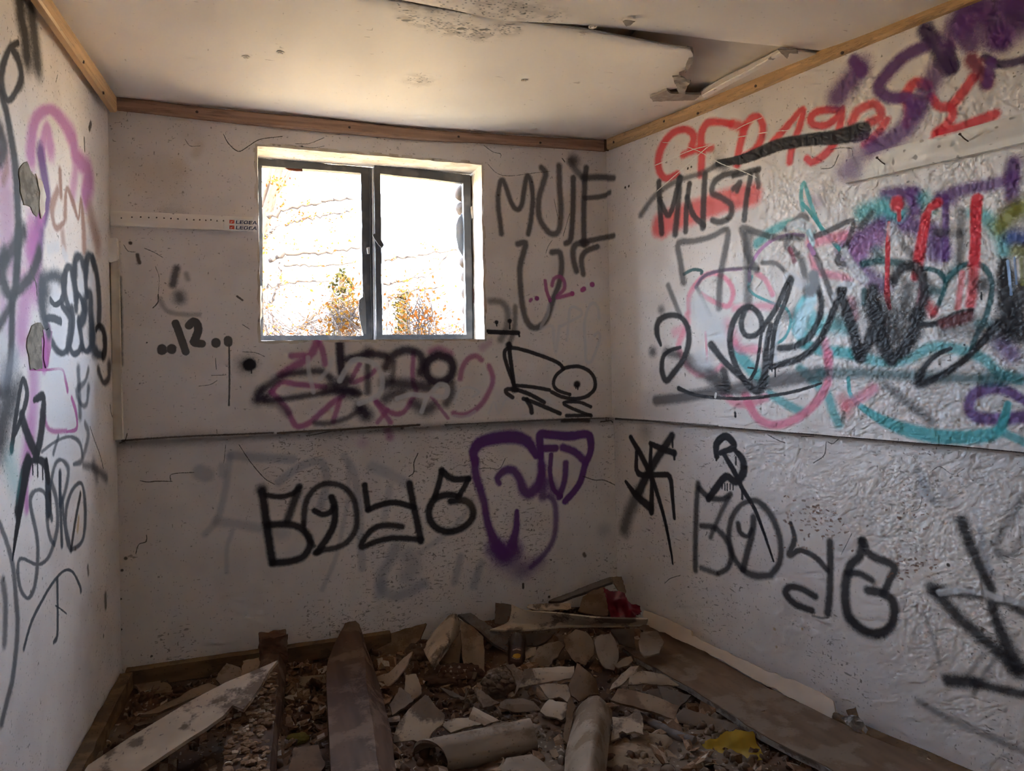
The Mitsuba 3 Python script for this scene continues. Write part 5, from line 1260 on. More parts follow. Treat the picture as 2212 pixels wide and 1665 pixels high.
# ------------------------------------------------------------------ things fixed to the walls
bk = thing('wall_shelf_board', 'white painted board with a row of nail holes and two small stickers, left of the window', 'board')
bo = [[-0.5498,1.9873],[-0.2915,1.9867],[0.0311,1.9839],[0.0317,1.9201],[-0.255,1.9222],[-0.5475,1.9253]]
add('board', on_wall('B', bo, 0.022, SLAB, step=0.08), 'white_board_paint', bk)
for s, z in [[-0.506,1.9573],[-0.4644,1.963],[-0.4298,1.9645],[-0.3987,1.9638],[-0.3674,1.9651],[-0.3378,1.9644],[-0.3098,1.9635],[-0.2817,1.9626],[-0.2459,1.962],[-0.2174,1.9612],[-0.1926,1.9622],[-0.1676,1.9611],[-0.1464,1.9641],[-0.1212,1.961],[-0.094,1.9621]]:
    add('nail_hole', disc('B', s, z, SLAB + 0.0215, 0.0035, 0.0012), 'nail_iron', bk)
for k, (q, tx) in enumerate((([[-0.0683,1.9736],[0.0328,1.9736],[0.0323,1.9503],[-0.0688,1.9484]], [[-0.0451,1.9514]]), ([[-0.0689,1.9442],[0.0322,1.946],[0.0317,1.9206],[-0.0694,1.9211]], [[-0.0457,1.9262]]))):
    st = add('sticker', on_wall('B', q, 0.0008, SLAB + 0.022, step=0.05), 'sticker_white', bk, 'small white sticker with navy lettering and a red tick, ' + ('upper' if k == 0 else 'lower'))
    tm = meshkit.text_mesh('LEGEA', 0.0145, 0.0006, bold=True); tm.apply_scale([1.45, 1, 1])
    tm.vertices = np.array([tx[0][0], D - SLAB - 0.0229, tx[0][1]]) + np.c_[tm.vertices[:, 0] + 0.22 * tm.vertices[:, 1], -tm.vertices[:, 2], tm.vertices[:, 1]]
    add('lettering', tm, 'ink_navy', st)
    x, z = tx[0]
    add('tick', on_wall('B', [[x - 0.024, z], [x - 0.003, z], [x - 0.003, z + 0.016], [x - 0.024, z + 0.016]], 0.0005, SLAB + 0.0228, step=0.05), 'ink_red', st)
    add('tick_mark', on_wall('B', [[x - 0.021, z + 0.008], [x - 0.017, z + 0.003], [x - 0.005, z + 0.014], [x - 0.016, z + 0.007]], 0.0004, SLAB + 0.0233, step=0.05), 'sticker_white', st)
rl = thing('peg_rail', 'white painted rail board with bent nails on the right wall', 'coat rail')
ro = np.array([[1.437, 2.037], [2.9, 2.044], [2.9, 1.948], [1.432, 1.949]])
add('board', on_wall('R', ro, 0.022, SLAB + 0.006, step=0.1), 'rail_paint', rl)
for s in (0.3, 0.9, 1.3): add('spacer', on_wall('R', np.array([[1.437 + s, 1.96], [1.47 + s, 1.96], [1.47 + s, 2.03], [1.437 + s, 2.03]]), 0.007, SLAB - 0.0005, step=0.1), 'dkwood', rl)
def nail(s, z, ds, dz):
    o, u, v = wall_frame('R'); a = o + u * s + v * z + INTO['R'] * (SLAB + 0.024); b = a + INTO['R'] * 0.035 + u * ds + v * dz
    return join([tube([a, (a + b) / 2 - v * 0.002, b], [0.0022, 0.0022, 0.0022], 6), trimesh.creation.cylinder(0.0045, segment=[b - INTO['R'] * 0.002, b + INTO['R'] * 0.001], sections=8)])
for s, z in [[1.59,1.9827],[1.8745,1.992]]: add('nail', nail(s, z, -0.012, 0.024), 'nail_iron', rl)
add('screw', disc('R', *[[1.5066,1.9917]][0], SLAB + 0.0255, 0.004, 0.002), 'pale_metal', rl)
cb = thing('corner_board', 'narrow white board standing upright in the left corner under the shelf board', 'board')
add('board', on_wall('B', [[-0.5494,1.7622],[-0.5188,1.7789],[-0.5196,1.299],[-0.5184,1.003],[-0.5541,1.001]], 0.034, SLAB, step=0.08), 'reveal_plaster', cb)
add('block', on_wall('B', [[-0.5725,1.8619],[-0.523,1.8675],[-0.5213,1.7722],[-0.5464,1.7597],[-0.5742,1.7749]], 0.05, SLAB, step=0.03, edge=0.001), 'white_board_paint', cb, 'small white block on its top')
mat('bare_concrete', lambda p, n, uv: mix(mix((0.24, 0.215, 0.175), (0.15, 0.13, 0.105), smoothstep(0.35, 0.7, fbm(p.x * 40, p.y * 40, p.z * 40, 3))), (0.34, 0.31, 0.27), smoothstep(0.75, 0.9, noise(p.x * 120, p.y * 120, p.z * 120)) * 0.6), 0.95, lambda p, n, uv: 0.006 * fbm(p.x * 60, p.y * 60, p.z * 60, 3))
for q, lab in (([[1.1612,1.8875],[1.1206,1.9148],[1.0913,1.9259],[1.0606,1.9029],[1.0261,1.8988],[0.9849,1.8856],[0.9581,1.8553],[0.99,1.8122],[1.0144,1.7767],[1.0479,1.7804],[1.0707,1.7958],[1.1288,1.7899],[1.1573,1.8214]], 'chipped patch of bare grey concrete, upper'), ([[1.1262,1.4023],[1.1032,1.4227],[1.057,1.4487],[1.0024,1.4551],[0.9684,1.4362],[0.9979,1.4066],[0.9953,1.3758],[0.9933,1.3131],[1.0514,1.3095],[1.1034,1.3108],[1.1154,1.349],[1.1349,1.3778]], 'chipped patch of bare grey concrete, lower')):
    add('concrete_patch', on_wall('L', q, 0.003, -0.002, step=0.02, edge=0.004, shape=lambda p: 0.002 * meshkit.fbm(np.c_[p * 30, np.zeros(len(p))], 3)), 'bare_concrete', 'wall_left', lab)
# plaster chips lifting from the left wall
for q, m, lab, off in (([[1.0256,1.9065],[0.9634,1.8958],[0.9251,1.8572],[0.942,1.8062],[0.9797,1.7781],[0.9964,1.8109],[0.9867,1.8593]], 'reveal_plaster', 'lifted flake of plaster at the upper chip', 0.003), ([[0.9881,1.4327],[0.8878,1.4328],[0.9041,1.399],[0.9356,1.3402],[0.964,1.314],[0.9814,1.3451],[0.9712,1.3971]], 'wall_left_paint', 'pink painted flake of plaster lifting at the lower chip', 0.003)):
    add('plaster_flake', on_wall('L', q, 0.003, -0.0005, step=0.02, edge=0.0025, shape=lambda p, o=off: o * meshkit.fbm(np.c_[p * 12, np.zeros(len(p))], 2)), m, 'wall_left', lab)

# ------------------------------------------------------------------ rubble bed, soil
def bed(x, y):
    """height of the earth between the joists, rising towards the heap in the right corner"""
    m = -0.078 - 0.035 * np.clip((x - 0.3) / 0.5, 0, 1) - 0.04 * np.clip((x - 1.5) / 0.5, 0, 1) + 0.10 * np.exp(-((x - 1.35) / 0.5) ** 2 - ((y - 3.6) / 0.4) ** 2) + 0.06 * np.exp(-((x - 1.8) / 0.25) ** 2 - ((y - 3.5) / 0.3) ** 2)
    n = meshkit.fbm(np.stack([x * 6, y * 6, 0 * x], -1), 4, 3) - 0.5
    q = np.stack([x * 26, y * 26, 0 * x], -1)
    return m + 0.045 * n + 0.016 * (meshkit.fbm(q, 3, 8) - 0.5)
gx, gy = np.meshgrid(np.linspace(-0.9, 2.7, 420), np.linspace(1.2, D - 0.004, 300), indexing='ij')
gz = bed(gx, gy); V = np.stack([gx, gy, gz], -1).reshape(-1, 3)
V[:, 0] = np.clip(V[:, 0], xl_at(V[:, 1]) + 0.002, xr_at(V[:, 1]) - 0.002)
I = np.arange(420 * 300).reshape(420, 300); i, j, k, l = I[:-1, :-1].ravel(), I[1:, :-1].ravel(), I[1:, 1:].ravel(), I[:-1, 1:].ravel()
k_ = thing('soil_bed', 'dark brown earth strewn with clods and crumbs of tile, covering the floor', 'soil'); labels[k_]['kind'] = 'stuff'
scene[k_] = mikit.ply((V, np.vstack([np.stack([i, j, k], 1), np.stack([i, k, l], 1)])), 'material_' + 'soil', True)
def crumbs(n, sizes, key, lab, area, r, seed):
    base = [trimesh.convex.convex_hull(np.random.default_rng(100 + q).normal(0, 1, (9, 3)) * ([1, 0.8, 0.16] if key == 'tile_rubble' else [1, 0.8, 0.45])) for q in range(8)]
    vs, fs, at = [], [], 0
    for q in range(n):
        x, y = area(r)
        if not (xl_at(y) + 0.06 < x < xr_at(y) - 0.07 and y < D - 0.06): continue
        s = r.uniform(*sizes) * (0.4 + 0.6 * r.random() ** 2); b = base[q % 8]
        M = trimesh.transformations.euler_matrix(r.normal(0, 0.5), r.normal(0, 0.5), r.uniform(0, 6.3))[:3, :3]
        z = bed(np.array(x), np.array(y)) + s * 0.3
        vs.append(b.vertices @ M.T * s + [x, y, z]); fs.append(b.faces + at); at += len(b.vertices)
    k = numbered('soil_bed__' + key); labels[k] = {'label': lab, 'kind': 'stuff'}; scene[k] = mikit.ply((np.vstack(vs), np.vstack(fs)), 'material_crumbs')
def clods(n, seed):
    r = np.random.default_rng(seed); base = [blob((0, 0, 0), (1, 0.85, 0.6), 0.75, 40 + q, 1, 1.9) for q in range(8)]; vs, fs, at = [], [], 0
    while at < n * len(base[0].vertices):
        x, y = r.uniform(-0.6, 2.2), r.uniform(1.9, 3.58)
        if not (xl_at(y) + 0.06 < x < xr_at(y) - 0.07) or meshkit.noise(np.array([[x * 5, y * 5, 2.0]]))[0] < r.random() * 0.9: continue
        s = 0.006 + 0.020 * r.random() ** 3; b = base[int(r.integers(8))]; M = trimesh.transformations.euler_matrix(*r.uniform(0, 6.3, 3))[:3, :3]
        vs.append(b.vertices @ M.T * s + [x, y, bed(np.array(x), np.array(y)) + s * 0.25]); fs.append(b.faces + at); at += len(b.vertices)
    k = numbered('soil_bed__clods'); labels[k] = {'label': 'crumbling brown clods of earth', 'kind': 'stuff'}; scene[k] = mikit.ply((np.vstack(vs), np.vstack(fs)), 'material_soil', True)
clods(2600, 33)
r1 = np.random.default_rng(21)
crumbs(2600, (0.003, 0.011), 'tile_crumbs', 'small crumbs of broken tile and mortar strewn over the earth', lambda r: (r.uniform(-0.65, 2.3), r.uniform(1.8, 3.6)), r1, 1)
crumbs(700, (0.02, 0.045), 'tile_rubble', 'small broken tile pieces strewn between the larger shards', lambda r: (r.uniform(-0.6, 2.2), r.uniform(1.9, 3.55)), r1, 3)
crumbs(420, (0.012, 0.03), 'gravel', 'pale gravel and mortar lumps between the two big joists by the wall', lambda r: (r.normal(0.25, 0.10), r.normal(3.25, 0.2)), r1, 2)
def moundset(key, lab, c, rr, n, seed, m='soil'):
    r = np.random.default_rng(seed); ms = [blob((c[0], c[1], c[2]), rr, 0.35, seed, 4, 2.4)]
    for _ in range(n):
        d = r.normal(0, 1, 3); d /= np.linalg.norm(d); d[2] = abs(d[2]); s = r.uniform(0.006, 0.018)
        ms.append(blob(np.array(c) + d * np.array(rr) * 0.95, (s, s, s * 0.8), 0.5, int(r.integers(99)), 1))
    solo(key, join(ms), m, lab, 'soil clump', smooth=True)
O_ = (800, 1230, 3.16)
moundset('soil_clump', 'round clump of dark earth left of the long white rounded shard', pts3([985,3019,-80])[0], (0.075, 0.06, 0.06), 90, 5)
moundset('soil_clump', 'long clump of dark earth below the pale cone shard', pts3([826,3214,-100])[0], (0.14, 0.08, 0.04), 90, 6)
moundset('soil_clump', 'dark earth heaped against the left side of the pale cone shard', pts3([730,3475,-90])[0], (0.07, 0.07, 0.05), 60, 8)
moundset('soil_clump', 'loose earth pile between the half pipe and the large ridge piece', pts3([1040,2663,-120])[0], (0.11, 0.12, 0.035), 80, 9)
moundset('soil_clump', 'sandy brown earth pile in front of the bark stick', pts3([1297,2414,-150])[0], (0.22, 0.2, 0.045), 120, 11, 'tan')
moundset('soil_clump', 'dark earth pile at the foot of the earth-smeared shard', pts3([504,2695,-120])[0], (0.09, 0.09, 0.04), 60, 12)

# ------------------------------------------------------------------ joists, planks and boards on the floor
J1 = [pts3(q) for q in ([411,3639,60,434,3668,65,460,3675,65,475,3642,50], [318,3345,50,366,3316,60,450,3317,60,484,3385,-10], [271,3111,50,341,3025,60,406,2923,60,476,3130,-10],
                          [241,2735,50,308,2650,60,374,2565,60,463,2818,-10], [206,2266,50,271,2221,60,340,2193,60,414,2294,-10])]
solo('floor_joist', loft(J1, 0.13, True, 6, 0.007, 3, True), 'joist_wood', 'large dark joist running from the bottom edge to the window wall, its far end pointed', 'joist', smooth=18)
J2 = [pts3(q) for q in ([25,3469,30,61,3434,40,99,3438,30,132,3559,-30], [3,3242,30,43,3199,40,85,3192,30,115,3282,-30], [-53,2951,30,0,2894,40,68,2915,30,98,3067,-30],
                          [-95,2822,30,-26,2772,40,56,2760,30,80,2905,-30], [-108,2428,30,-48,2386,40,26,2375,30,45,2479,-30])]
jk = thing('floor_joist', 'rotten rubble-covered joist left of the large dark joist, its far end crumbling', 'joist')
add('beam', loft(J2, 0.11, True, 6, 0.006, 4, True), 'joist_wood', jk, smooth=40)
st_c = pts3([76,3522,40])[0]
sb = trimesh.creation.box((0.115, 0.10, 0.12)).subdivide().subdivide().subdivide(); sb.vertices = sb.vertices * (1 + 0.25 * (meshkit.fbm(sb.vertices * 30, 3)[:, None] - 0.5)) + 0.02 * (meshkit.fbm(sb.vertices * 55 + 3, 2, 5)[:, None] - 0.5) + st_c - [0, 0.02, 0.0]
add('rotted_end', sb, 'rotten_wood', jk, 'crumbling reddish rotten end')
jr = np.random.default_rng(31); ms = []
for _ in range(420):
    a = jr.random() ** 0.7; i = int(a * 3.999); t = a * 4 - i; b = jr.uniform(0.05, 0.95)
    row = lambda R: R[0] * (1 - b) + R[2] * b
    p = row(J2[min(i, 3)]) * (1 - t) + row(J2[min(i + 1, 4)]) * t; s = jr.uniform(0.003, 0.012)
    if i == 0: continue
    ms.append(blob(p + [0, 0, 0.012 + s * 0.3], (s * 1.3, s, s * 0.6), 0.5, int(jr.integers(99)), 1))
labels[add('rubble', join(ms), 'crumbs', jk)] = {'label': 'crumbs of mortar lying on it', 'kind': 'stuff'}
def bar_on(a, b, w, h, m, name, lab, cat, top):
    """a straight plank from a to b (its wall-side top edge), w wide into the room, h high"""
    a, b = np.asarray(a, float), np.asarray(b, float); d = b - a; L = np.linalg.norm(d); d /= L
    nn = np.array([d[1], -d[0], 0]); nn = nn if nn @ np.array([0.6, 1.8, 0]) - nn @ a > 0 else -nn
    q = np.array([[0, 0], [L, 0], [L, w], [0, w]]); u, v = d, nn
    if np.cross(u, v)[2] < 0: q, u, a = q * [1, 1], -d, b
    return solo(name, sheet(q, h, (a, u, v), step=0.06, edge=0.0015, shape=lambda p: 0.004 * (meshkit.fbm(np.c_[p * 9, np.zeros(len(p))], 2) - 0.5)), m, lab, cat)
bar_on((XL + 0.02, D - 0.004, 0.0), (0.62, D - 0.004, 0.0), 0.05, 0.075, 'batten_brown', 'floor_batten', 'brown timber batten along the foot of the window wall', 'batten', 0)
la = CL + TL * 0.06 + NL * 0.004
bar_on(la, la + TL * 2.2, 0.05, 0.075, 'batten_brown', 'floor_batten', 'brown timber batten along the foot of the left wall', 'batten', 0)
ra = CR + TR * 1.25 - NR * 0.004 + [0, 0, -0.155]
bar_on(ra + [0, 0, 0.03], ra + TR * 1.6 + [0, 0, 0.03], 0.06, 0.10, 'batten_brown', 'floor_batten', 'brown timber batten along the foot of the right wall', 'batten', 0)
SHARDS = [
('tile_shard', 'flat brown slab shard in the left corner of the floor', 'tan', 12,0,[-0.4172,3.536,-0.065],[0.962,-0.268,-0.053],[0.273,0.953,0.129],[-97,27,-59,75,49,27,92,-19,95,-44,-11,-71]),
('tile_shard', 'narrow pale chip beside the batten under the window wall,farther left of two', 'pale', 8,0,[-0.3521,3.6113,-0.06],[0.951,-0.307,-0.035],[0.309,0.948,0.08],[-31,2,12,25,28,5,-7,-24]),
('tile_shard', 'small pale chip by the batten just left of the grey plastic sheet', 'pale', 8,0,[-0.2429,3.6174,-0.055],[0.95,-0.312,-0.033],[0.313,0.946,0.081],[-29,-8,19,36,29,-8,-8,-35]),
('board_offcut', 'brown splintered board lying behind the long white board', 'tan', 14,0,[-0.2934,3.3131,-0.045],[0.943,-0.333,-0.023],[0.33,0.918,0.218],[-115,-94,-24,-5,22,61,75,100,133,73,37,-5,-49,-84]),
('board_offcut', 'darker brown board strip directly behind the long white board', 'dkwood', 14,0,[-0.3353,3.1756,-0.035],[0.937,-0.349,-0.015],[0.346,0.92,0.187],[-89,-66,-19,-13,70,78,100,53,25,-44,-70,-74]),
('tile_shard', 'dull grey crumpled plastic-like sheet beside the stump', 'greysh', 9,12,[-0.1082,3.476,-0.045],[0.841,-0.462,-0.282],[0.541,0.733,0.413],[-39,-42,-48,49,18,51,53,21,11,-62]),
('tile_shard', 'tan shard on the gravel between the two big joists,upper one', 'tan', 9,0,[0.2269,3.3152,-0.06],[0.95,-0.309,-0.034],[0.311,0.941,0.135],[-58,34,44,46,65,-15,0,-44,-55,-29]),
('tile_shard', 'tan wedge shard between the two big joists,below the upper one', 'tan', 9,0,[0.1516,3.257,-0.065],[0.952,-0.305,-0.037],[0.307,0.942,0.134],[-53,29,33,15,49,-16,-37,-29]),
('stone_block', 'brown earthy stone at the bottom between the two big joists', 'brownst', 60,8,[0.1512,2.5679,-0.015],[0.96,-0.272,-0.058],[0.278,0.927,0.252],[-52,58,27,73,68,-27,53,-63,-47,-69]),
('board_offcut', 'thin dark board near the left wall,farther one', 'dkwood', 12,0,[-0.4689,3.1513,-0.075],[0.952,-0.304,-0.039],[0.307,0.949,0.078],[-75,19,59,13,64,-19,-57,-3]),
('board_offcut', 'thin dark board near the left wall,middle one', 'dkwood', 12,0,[-0.5074,3.0906,-0.075],[0.952,-0.303,-0.04],[0.305,0.949,0.078],[-68,-7,57,43,29,-42,-63,-25]),
('board_offcut', 'short brown offcut at the near left wall end of the long white board', 'tan', 20,0,[-0.5487,2.9634,-0.055],[0.962,-0.265,-0.061],[0.271,0.954,0.125],[-41,10,22,31,28,-2,-16,-30]),
('plank_stub', 'short tan plank stub left of the rotten joist end', 'tan', 40,0,[-0.0259,3.3548,0.015],[0.95,-0.31,-0.033],[0.312,0.945,0.099],[-51,71,9,101,48,-23,-8,-95]),
('tile_shard', 'grey shard right of the large dark joist', 'greysh', 9,0,[0.5449,2.9431,-0.045],[0.958,-0.282,-0.048],[0.276,0.865,0.42],[-47,-16,-7,68,34,31,48,0,-29,-65]),
('tile_shard', 'small pale lump right of the large dark joist', 'pale', 14,0,[0.4934,2.8294,-0.055],[0.945,-0.325,-0.028],[0.324,0.93,0.171],[-25,7,19,20,25,-13,-15,-19]),
('tile_shard', 'pale flake on the rubble covered joist,upper right', 'pale', 7,0,[-0.0123,2.8452,0.05],[0.954,-0.296,-0.042],[0.299,0.945,0.133],[-33,12,18,36,32,-9,-4,-35]),
('tile_shard', 'pale flake on the rubble covered joist,lower left', 'pale', 7,0,[-0.0548,2.7619,0.045],[0.955,-0.294,-0.044],[0.297,0.946,0.132],[-45,29,-1,15,41,-19,-13,-29]),
('white_board', 'long white board lying diagonally from the rotten joist to the left wall', 'paleclean', 13,4,[-0.2544,2.8154,0.085],[-0.814,-0.516,-0.267],[0.561,-0.817,-0.131],[-377,49,-325,67,-261,106,-196,136,-153,151,-144,102,-98,117,-34,117,29,110,121,103,180,99,228,97,314,-41,274,-76,141,-73,41,-61,-67,-50,-150,-30,-200,-19,-275,12]),
('tile_shard', 'dark grey square end piece beside the long pale gutter shard', 'dkgrey', 9,0,[1.1907,3.5669,0.02],[0.942,-0.335,-0.023],[0.232,0.6,0.766],[-41,57,44,47,39,-56,-43,-51]),
('tile_shard', 'pale rolled strip lying on top of the heap by the window wall', 'paleclean', 9,10,[1.4176,3.5099,0.04],[0.925,-0.38,-0.006],[0.273,0.652,0.707],[-105,16,109,21,113,-11,-45,-21,-114,-6]),
('grey_slat', 'weathered grey slat leaning up into the room corner', 'greywood', 20,0,[1.5965,3.5113,0.11],[0.912,-0.41,0.003],[0.335,0.748,0.574],[-166,-75,-11,2,159,78,169,46,-4,-30,-110,-76]),
('tile_shard', 'grey shard standing in the room corner behind the red wrapper', 'greysh', 10,0,[1.777,3.4314,0.12],[0.958,-0.283,-0.039],[0.207,0.594,0.778],[-33,56,21,56,37,-24,12,-55,-25,23]),
('tile_shard', 'earth-stained brown shard left of the red wrapper', 'brownsh', 10,10,[1.6365,3.4465,0.06],[0.941,-0.339,-0.021],[0.24,0.621,0.746],[-83,-53,-52,21,3,60,65,78,81,13,69,-73,8,-76]),
('board_offcut', 'thin grey-brown lath against the window wall,upper of two', 'greywood', 18,0,[1.1046,3.7429,0.0],[0.941,-0.338,-0.021],[0.325,0.882,0.341],[-91,-24,-9,16,92,39,92,6,-7,-17,-67,-38]),
('board_offcut', 'thin grey-brown lath against the window wall,lower of two', 'greywood', 16,0,[1.1455,3.746,-0.02],[0.941,-0.337,-0.022],[0.314,0.85,0.422],[-50,-6,50,22,50,-6,-45,-22]),
('board_offcut', 'short dark lath behind the grey square end piece', 'greywood', 14,0,[1.318,3.6656,0.03],[0.93,-0.367,-0.011],[0.349,0.873,0.342],[-53,-2,53,17,30,-14,-48,-17]),
('tile_shard', 'brown shard leaning against the pale cone shard', 'brownsh', 9,0,[0.8424,3.3464,-0.03],[0.818,-0.569,0.081],[0.281,0.519,0.807],[48,83,64,17,61,-61,31,-77,-55,-82,-39,-42,42,63]),
('tile_shard', 'tall grey-brown curved shard right of the pale cone shard', 'tan', 9,14,[0.9425,3.2825,-0.01],[-0.192,-0.584,-0.789],[0.978,-0.182,-0.103],[-125,-60,-92,-6,-46,50,46,54,120,58,104,28,73,-6,81,-39,48,-49,-31,-52]),
('plank_piece', 'diagonal grey plank piece crossing down from the pale cone shard to the bottle', 'greywood', 22,0,[1.0194,3.3649,0.02],[0.991,-0.057,-0.124],[0.13,0.671,0.73],[-115,86,-55,94,25,38,120,-32,109,-92,51,-60,-34,17]),
('tile_shard', 'grey shard between the bottle and the round brown shard', 'greysh', 9,8,[1.2557,3.1734,-0.05],[-0.782,-0.149,-0.605],[0.409,-0.856,-0.317],[97,-39,-6,-46,-86,15,-85,51,33,57]),
('tile_shard', 'almost black shard under the long pale gutter shard', 'dkgrey', 9,0,[1.285,3.3011,-0.03],[0.928,-0.371,-0.008],[0.289,0.709,0.643],[-71,23,72,37,27,-13,-22,-37,-64,-35]),
('tile_shard', 'small pale square chip at the right of the bottle', 'pale', 8,0,[1.1987,3.2065,-0.05],[0.931,-0.364,-0.01],[0.304,0.761,0.573],[-25,21,24,32,25,-8,-24,-31]),
('tile_shard', 'round brown shard with an earthy face under the long pale gutter shard', 'tan', 10,25,[1.3928,3.096,-0.02],[-0.285,-0.577,-0.766],[0.906,-0.424,-0.018],[-46,-69,-80,-16,-68,38,-36,66,23,68,77,30,65,-16,21,-49,1,-63]),
('tile_shard', 'grey tongue-shaped shard right of the round brown shard', 'greysh', 9,12,[1.5019,3.0335,-0.03],[-0.317,-0.589,-0.743],[0.919,-0.385,-0.086],[-66,-46,-85,18,-47,44,18,55,79,32,76,-9,20,-42,-39,-56]),
('tile_shard', 'dark shard tucked under the right end of the long pale gutter shard', 'dkgrey', 9,0,[1.6379,3.1306,-0.02],[0.934,-0.356,-0.014],[0.28,0.709,0.647],[-55,44,57,53,53,-52,-20,-24]),
('tile_shard', 'six-sided grey shard lying flat on the brown plank', 'greysh', 8,3,[1.722,3.0125,-0.015],[0.906,-0.424,0.014],[0.415,0.893,0.173],[-43,93,38,109,57,5,25,-81,-42,-102,-59,-67,-54,30]),
('tile_shard', 'small rough shard at the left edge of the brown plank', 'tan', 9,0,[1.5447,2.954,-0.05],[0.9,-0.435,0.022],[0.345,0.743,0.573],[-42,-14,-5,14,35,30,41,6,19,-16,-26,-30]),
('tile_shard', 'pale leaf-shaped shard left of the brown plank', 'pale', 9,6,[1.4685,2.803,-0.05],[-0.772,-0.041,-0.635],[0.27,-0.925,-0.268],[78,-16,52,-28,-54,-11,-79,16,-48,22,41,7]),
('tile_shard', 'pale trapezoid shard beside the brown plank', 'pale', 9,8,[1.5824,2.7565,-0.05],[0.953,-0.302,-0.037],[0.244,0.686,0.686],[-114,-29,-92,21,-48,32,37,16,105,-31,-26,-25]),
('plank_piece', 'wide grey-brown board shard below the pale trapezoid shard', 'tan', 14,0,[1.4226,2.549,-0.04],[0.95,-0.312,-0.034],[0.271,0.762,0.587],[-98,64,-36,54,20,39,53,27,133,-9,105,-62,-18,-21,-133,15]),
('tile_shard', 'dark brown shard between the wide board shard and the brown plank', 'dkgrey', 9,0,[1.5979,2.6211,-0.07],[0.928,-0.373,-0.004],[0.323,0.799,0.507],[-62,48,-5,27,68,1,13,-46,-48,-20]),
('tile_shard', 'ragged pale shard with a toothed lower edge,beside the bark stick', 'pale', 9,5,[1.2946,2.4586,-0.06],[0.381,-0.869,-0.314],[0.898,0.268,0.349],[-62,-14,-40,2,-20,29,-12,80,19,66,68,12,35,-3,22,-28,3,-31,13,-58,-1,-90,-27,-49]),
('tile_shard', 'long white rounded shard in the middle of the heap', 'paleclean', 9,10,[1.1512,2.8993,-0.03],[0.928,-0.373,-0.005],[0.243,0.595,0.766],[-93,30,0,38,119,44,118,18,104,-8,-26,-28,-118,-43,-105,-5]),
('tile_shard', 'twisted earth-brown shard in front of the long white rounded shard', 'brownsh', 9,18,[1.2608,2.7637,-0.02],[-0.613,-0.489,-0.621],[0.779,-0.507,-0.369],[-65,-53,-46,-7,-31,43,13,72,46,32,84,7,74,-28,37,-54,-25,-50]),
('board_offcut', 'narrow brown lath beside the large ridge piece', 'brownsh', 16,0,[1.1067,2.5602,-0.05],[0.974,-0.209,-0.085],[0.223,0.824,0.52],[19,100,32,52,14,15,-22,-94,-34,-77,-6,39]),
('tile_shard', "pale triangular shard right of the heap's middle",'pale', 9,5,[1.1406,2.7834,-0.05],[0.13,-0.871,-0.473],[0.971,0.016,0.239],[-62,-41,-40,15,-16,64,20,63,63,31,23,8,12,-33]),
('tile_shard', 'whitest chunky shard with a broken lower edge', 'paleclean', 12,6,[1.0833,2.6577,-0.05],[0.889,-0.456,0.04],[0.325,0.69,0.646],[-20,41,53,25,53,-20,31,-40,5,-30,-29,-26,-53,-8]),
('tile_shard', 'grey slate-like shard left of the whitest shard', 'greysh', 9,5,[0.9904,2.7827,-0.07],[0.937,-0.35,-0.015],[0.257,0.659,0.707],[-78,10,-55,23,10,27,52,14,84,-20,-13,-26,-85,-10]),
('tile_shard', 'grey diagonal shard by the earth clump', 'greysh', 9,0,[0.8828,2.8781,-0.06],[0.973,0.095,-0.21],[0.079,0.718,0.692],[-50,42,-14,24,26,-10,54,-23,-25,-41,-39,-11]),
('tile_shard', 'grey shard half buried in the earth clump', 'greysh', 9,6,[1.0021,2.8805,-0.01],[0.987,-0.008,-0.161],[0.119,0.711,0.693],[-31,62,8,68,43,13,-9,-65,7,-23,-10,32]),
('tile_shard', 'small pale triangle chip under the tall curved shard', 'pale', 8,0,[0.8927,3.1508,-0.08],[0.947,-0.32,-0.029],[0.291,0.816,0.499],[-30,23,29,16,18,-23,-16,-8]),
('tile_shard', 'large pale shard smeared with dark earth,left of the half pipe', 'paledirt', 9,10,[0.5676,2.7325,-0.03],[-0.656,-0.418,-0.628],[0.655,-0.728,-0.2],[-91,-25,-69,38,-60,80,-28,92,16,74,63,77,68,28,90,-5,112,-43,34,-64,-16,-56]),
('tile_shard', 'pale ragged shard above the earth-smeared one', 'pale', 9,6,[0.6195,3.0643,-0.05],[0.905,-0.426,0.021],[0.307,0.684,0.661],[-42,51,2,57,30,7,40,-30,5,-55,-32,-25]),
('tile_shard', 'grey shard left of the pale ragged one', 'greysh', 9,0,[0.5519,2.9843,-0.06],[0.894,-0.446,0.033],[0.364,0.768,0.526],[-42,-59,-19,61,12,28,54,7,37,-32]),
('tile_shard', 'white pointed shard behind the half pipe', 'paleclean', 9,6,[0.8108,2.6897,-0.04],[0.672,-0.671,-0.314],[0.722,0.499,0.48],[-47,-35,-54,9,21,13,61,13,20,-28]),
('tile_shard', 'pale dirty shard just behind the left end of the half pipe', 'paledirt', 9,4,[0.7231,2.6964,-0.06],[0.947,-0.32,-0.03],[0.303,0.855,0.422],[-78,1,-30,29,27,33,78,1,17,-13,-37,-32]),
('tile_shard', 'pinkish white curved shard beside the large dark joist', 'pinkw', 9,8,[0.5764,3.2554,-0.05],[0.383,-0.84,-0.385],[0.771,0.06,0.635],[-45,-71,-11,-24,-9,35,-5,108,35,38,43,-12,28,-87]),
('board_offcut', 'wide brown board shard between the large dark joist and the pale cone shard', 'brownsh', 12,6,[0.6501,3.5588,-0.05],[0.901,-0.434,0.019],[0.339,0.728,0.596],[-140,5,20,83,120,114,105,21,56,-26,6,-71,-58,-109,-107,-79]),
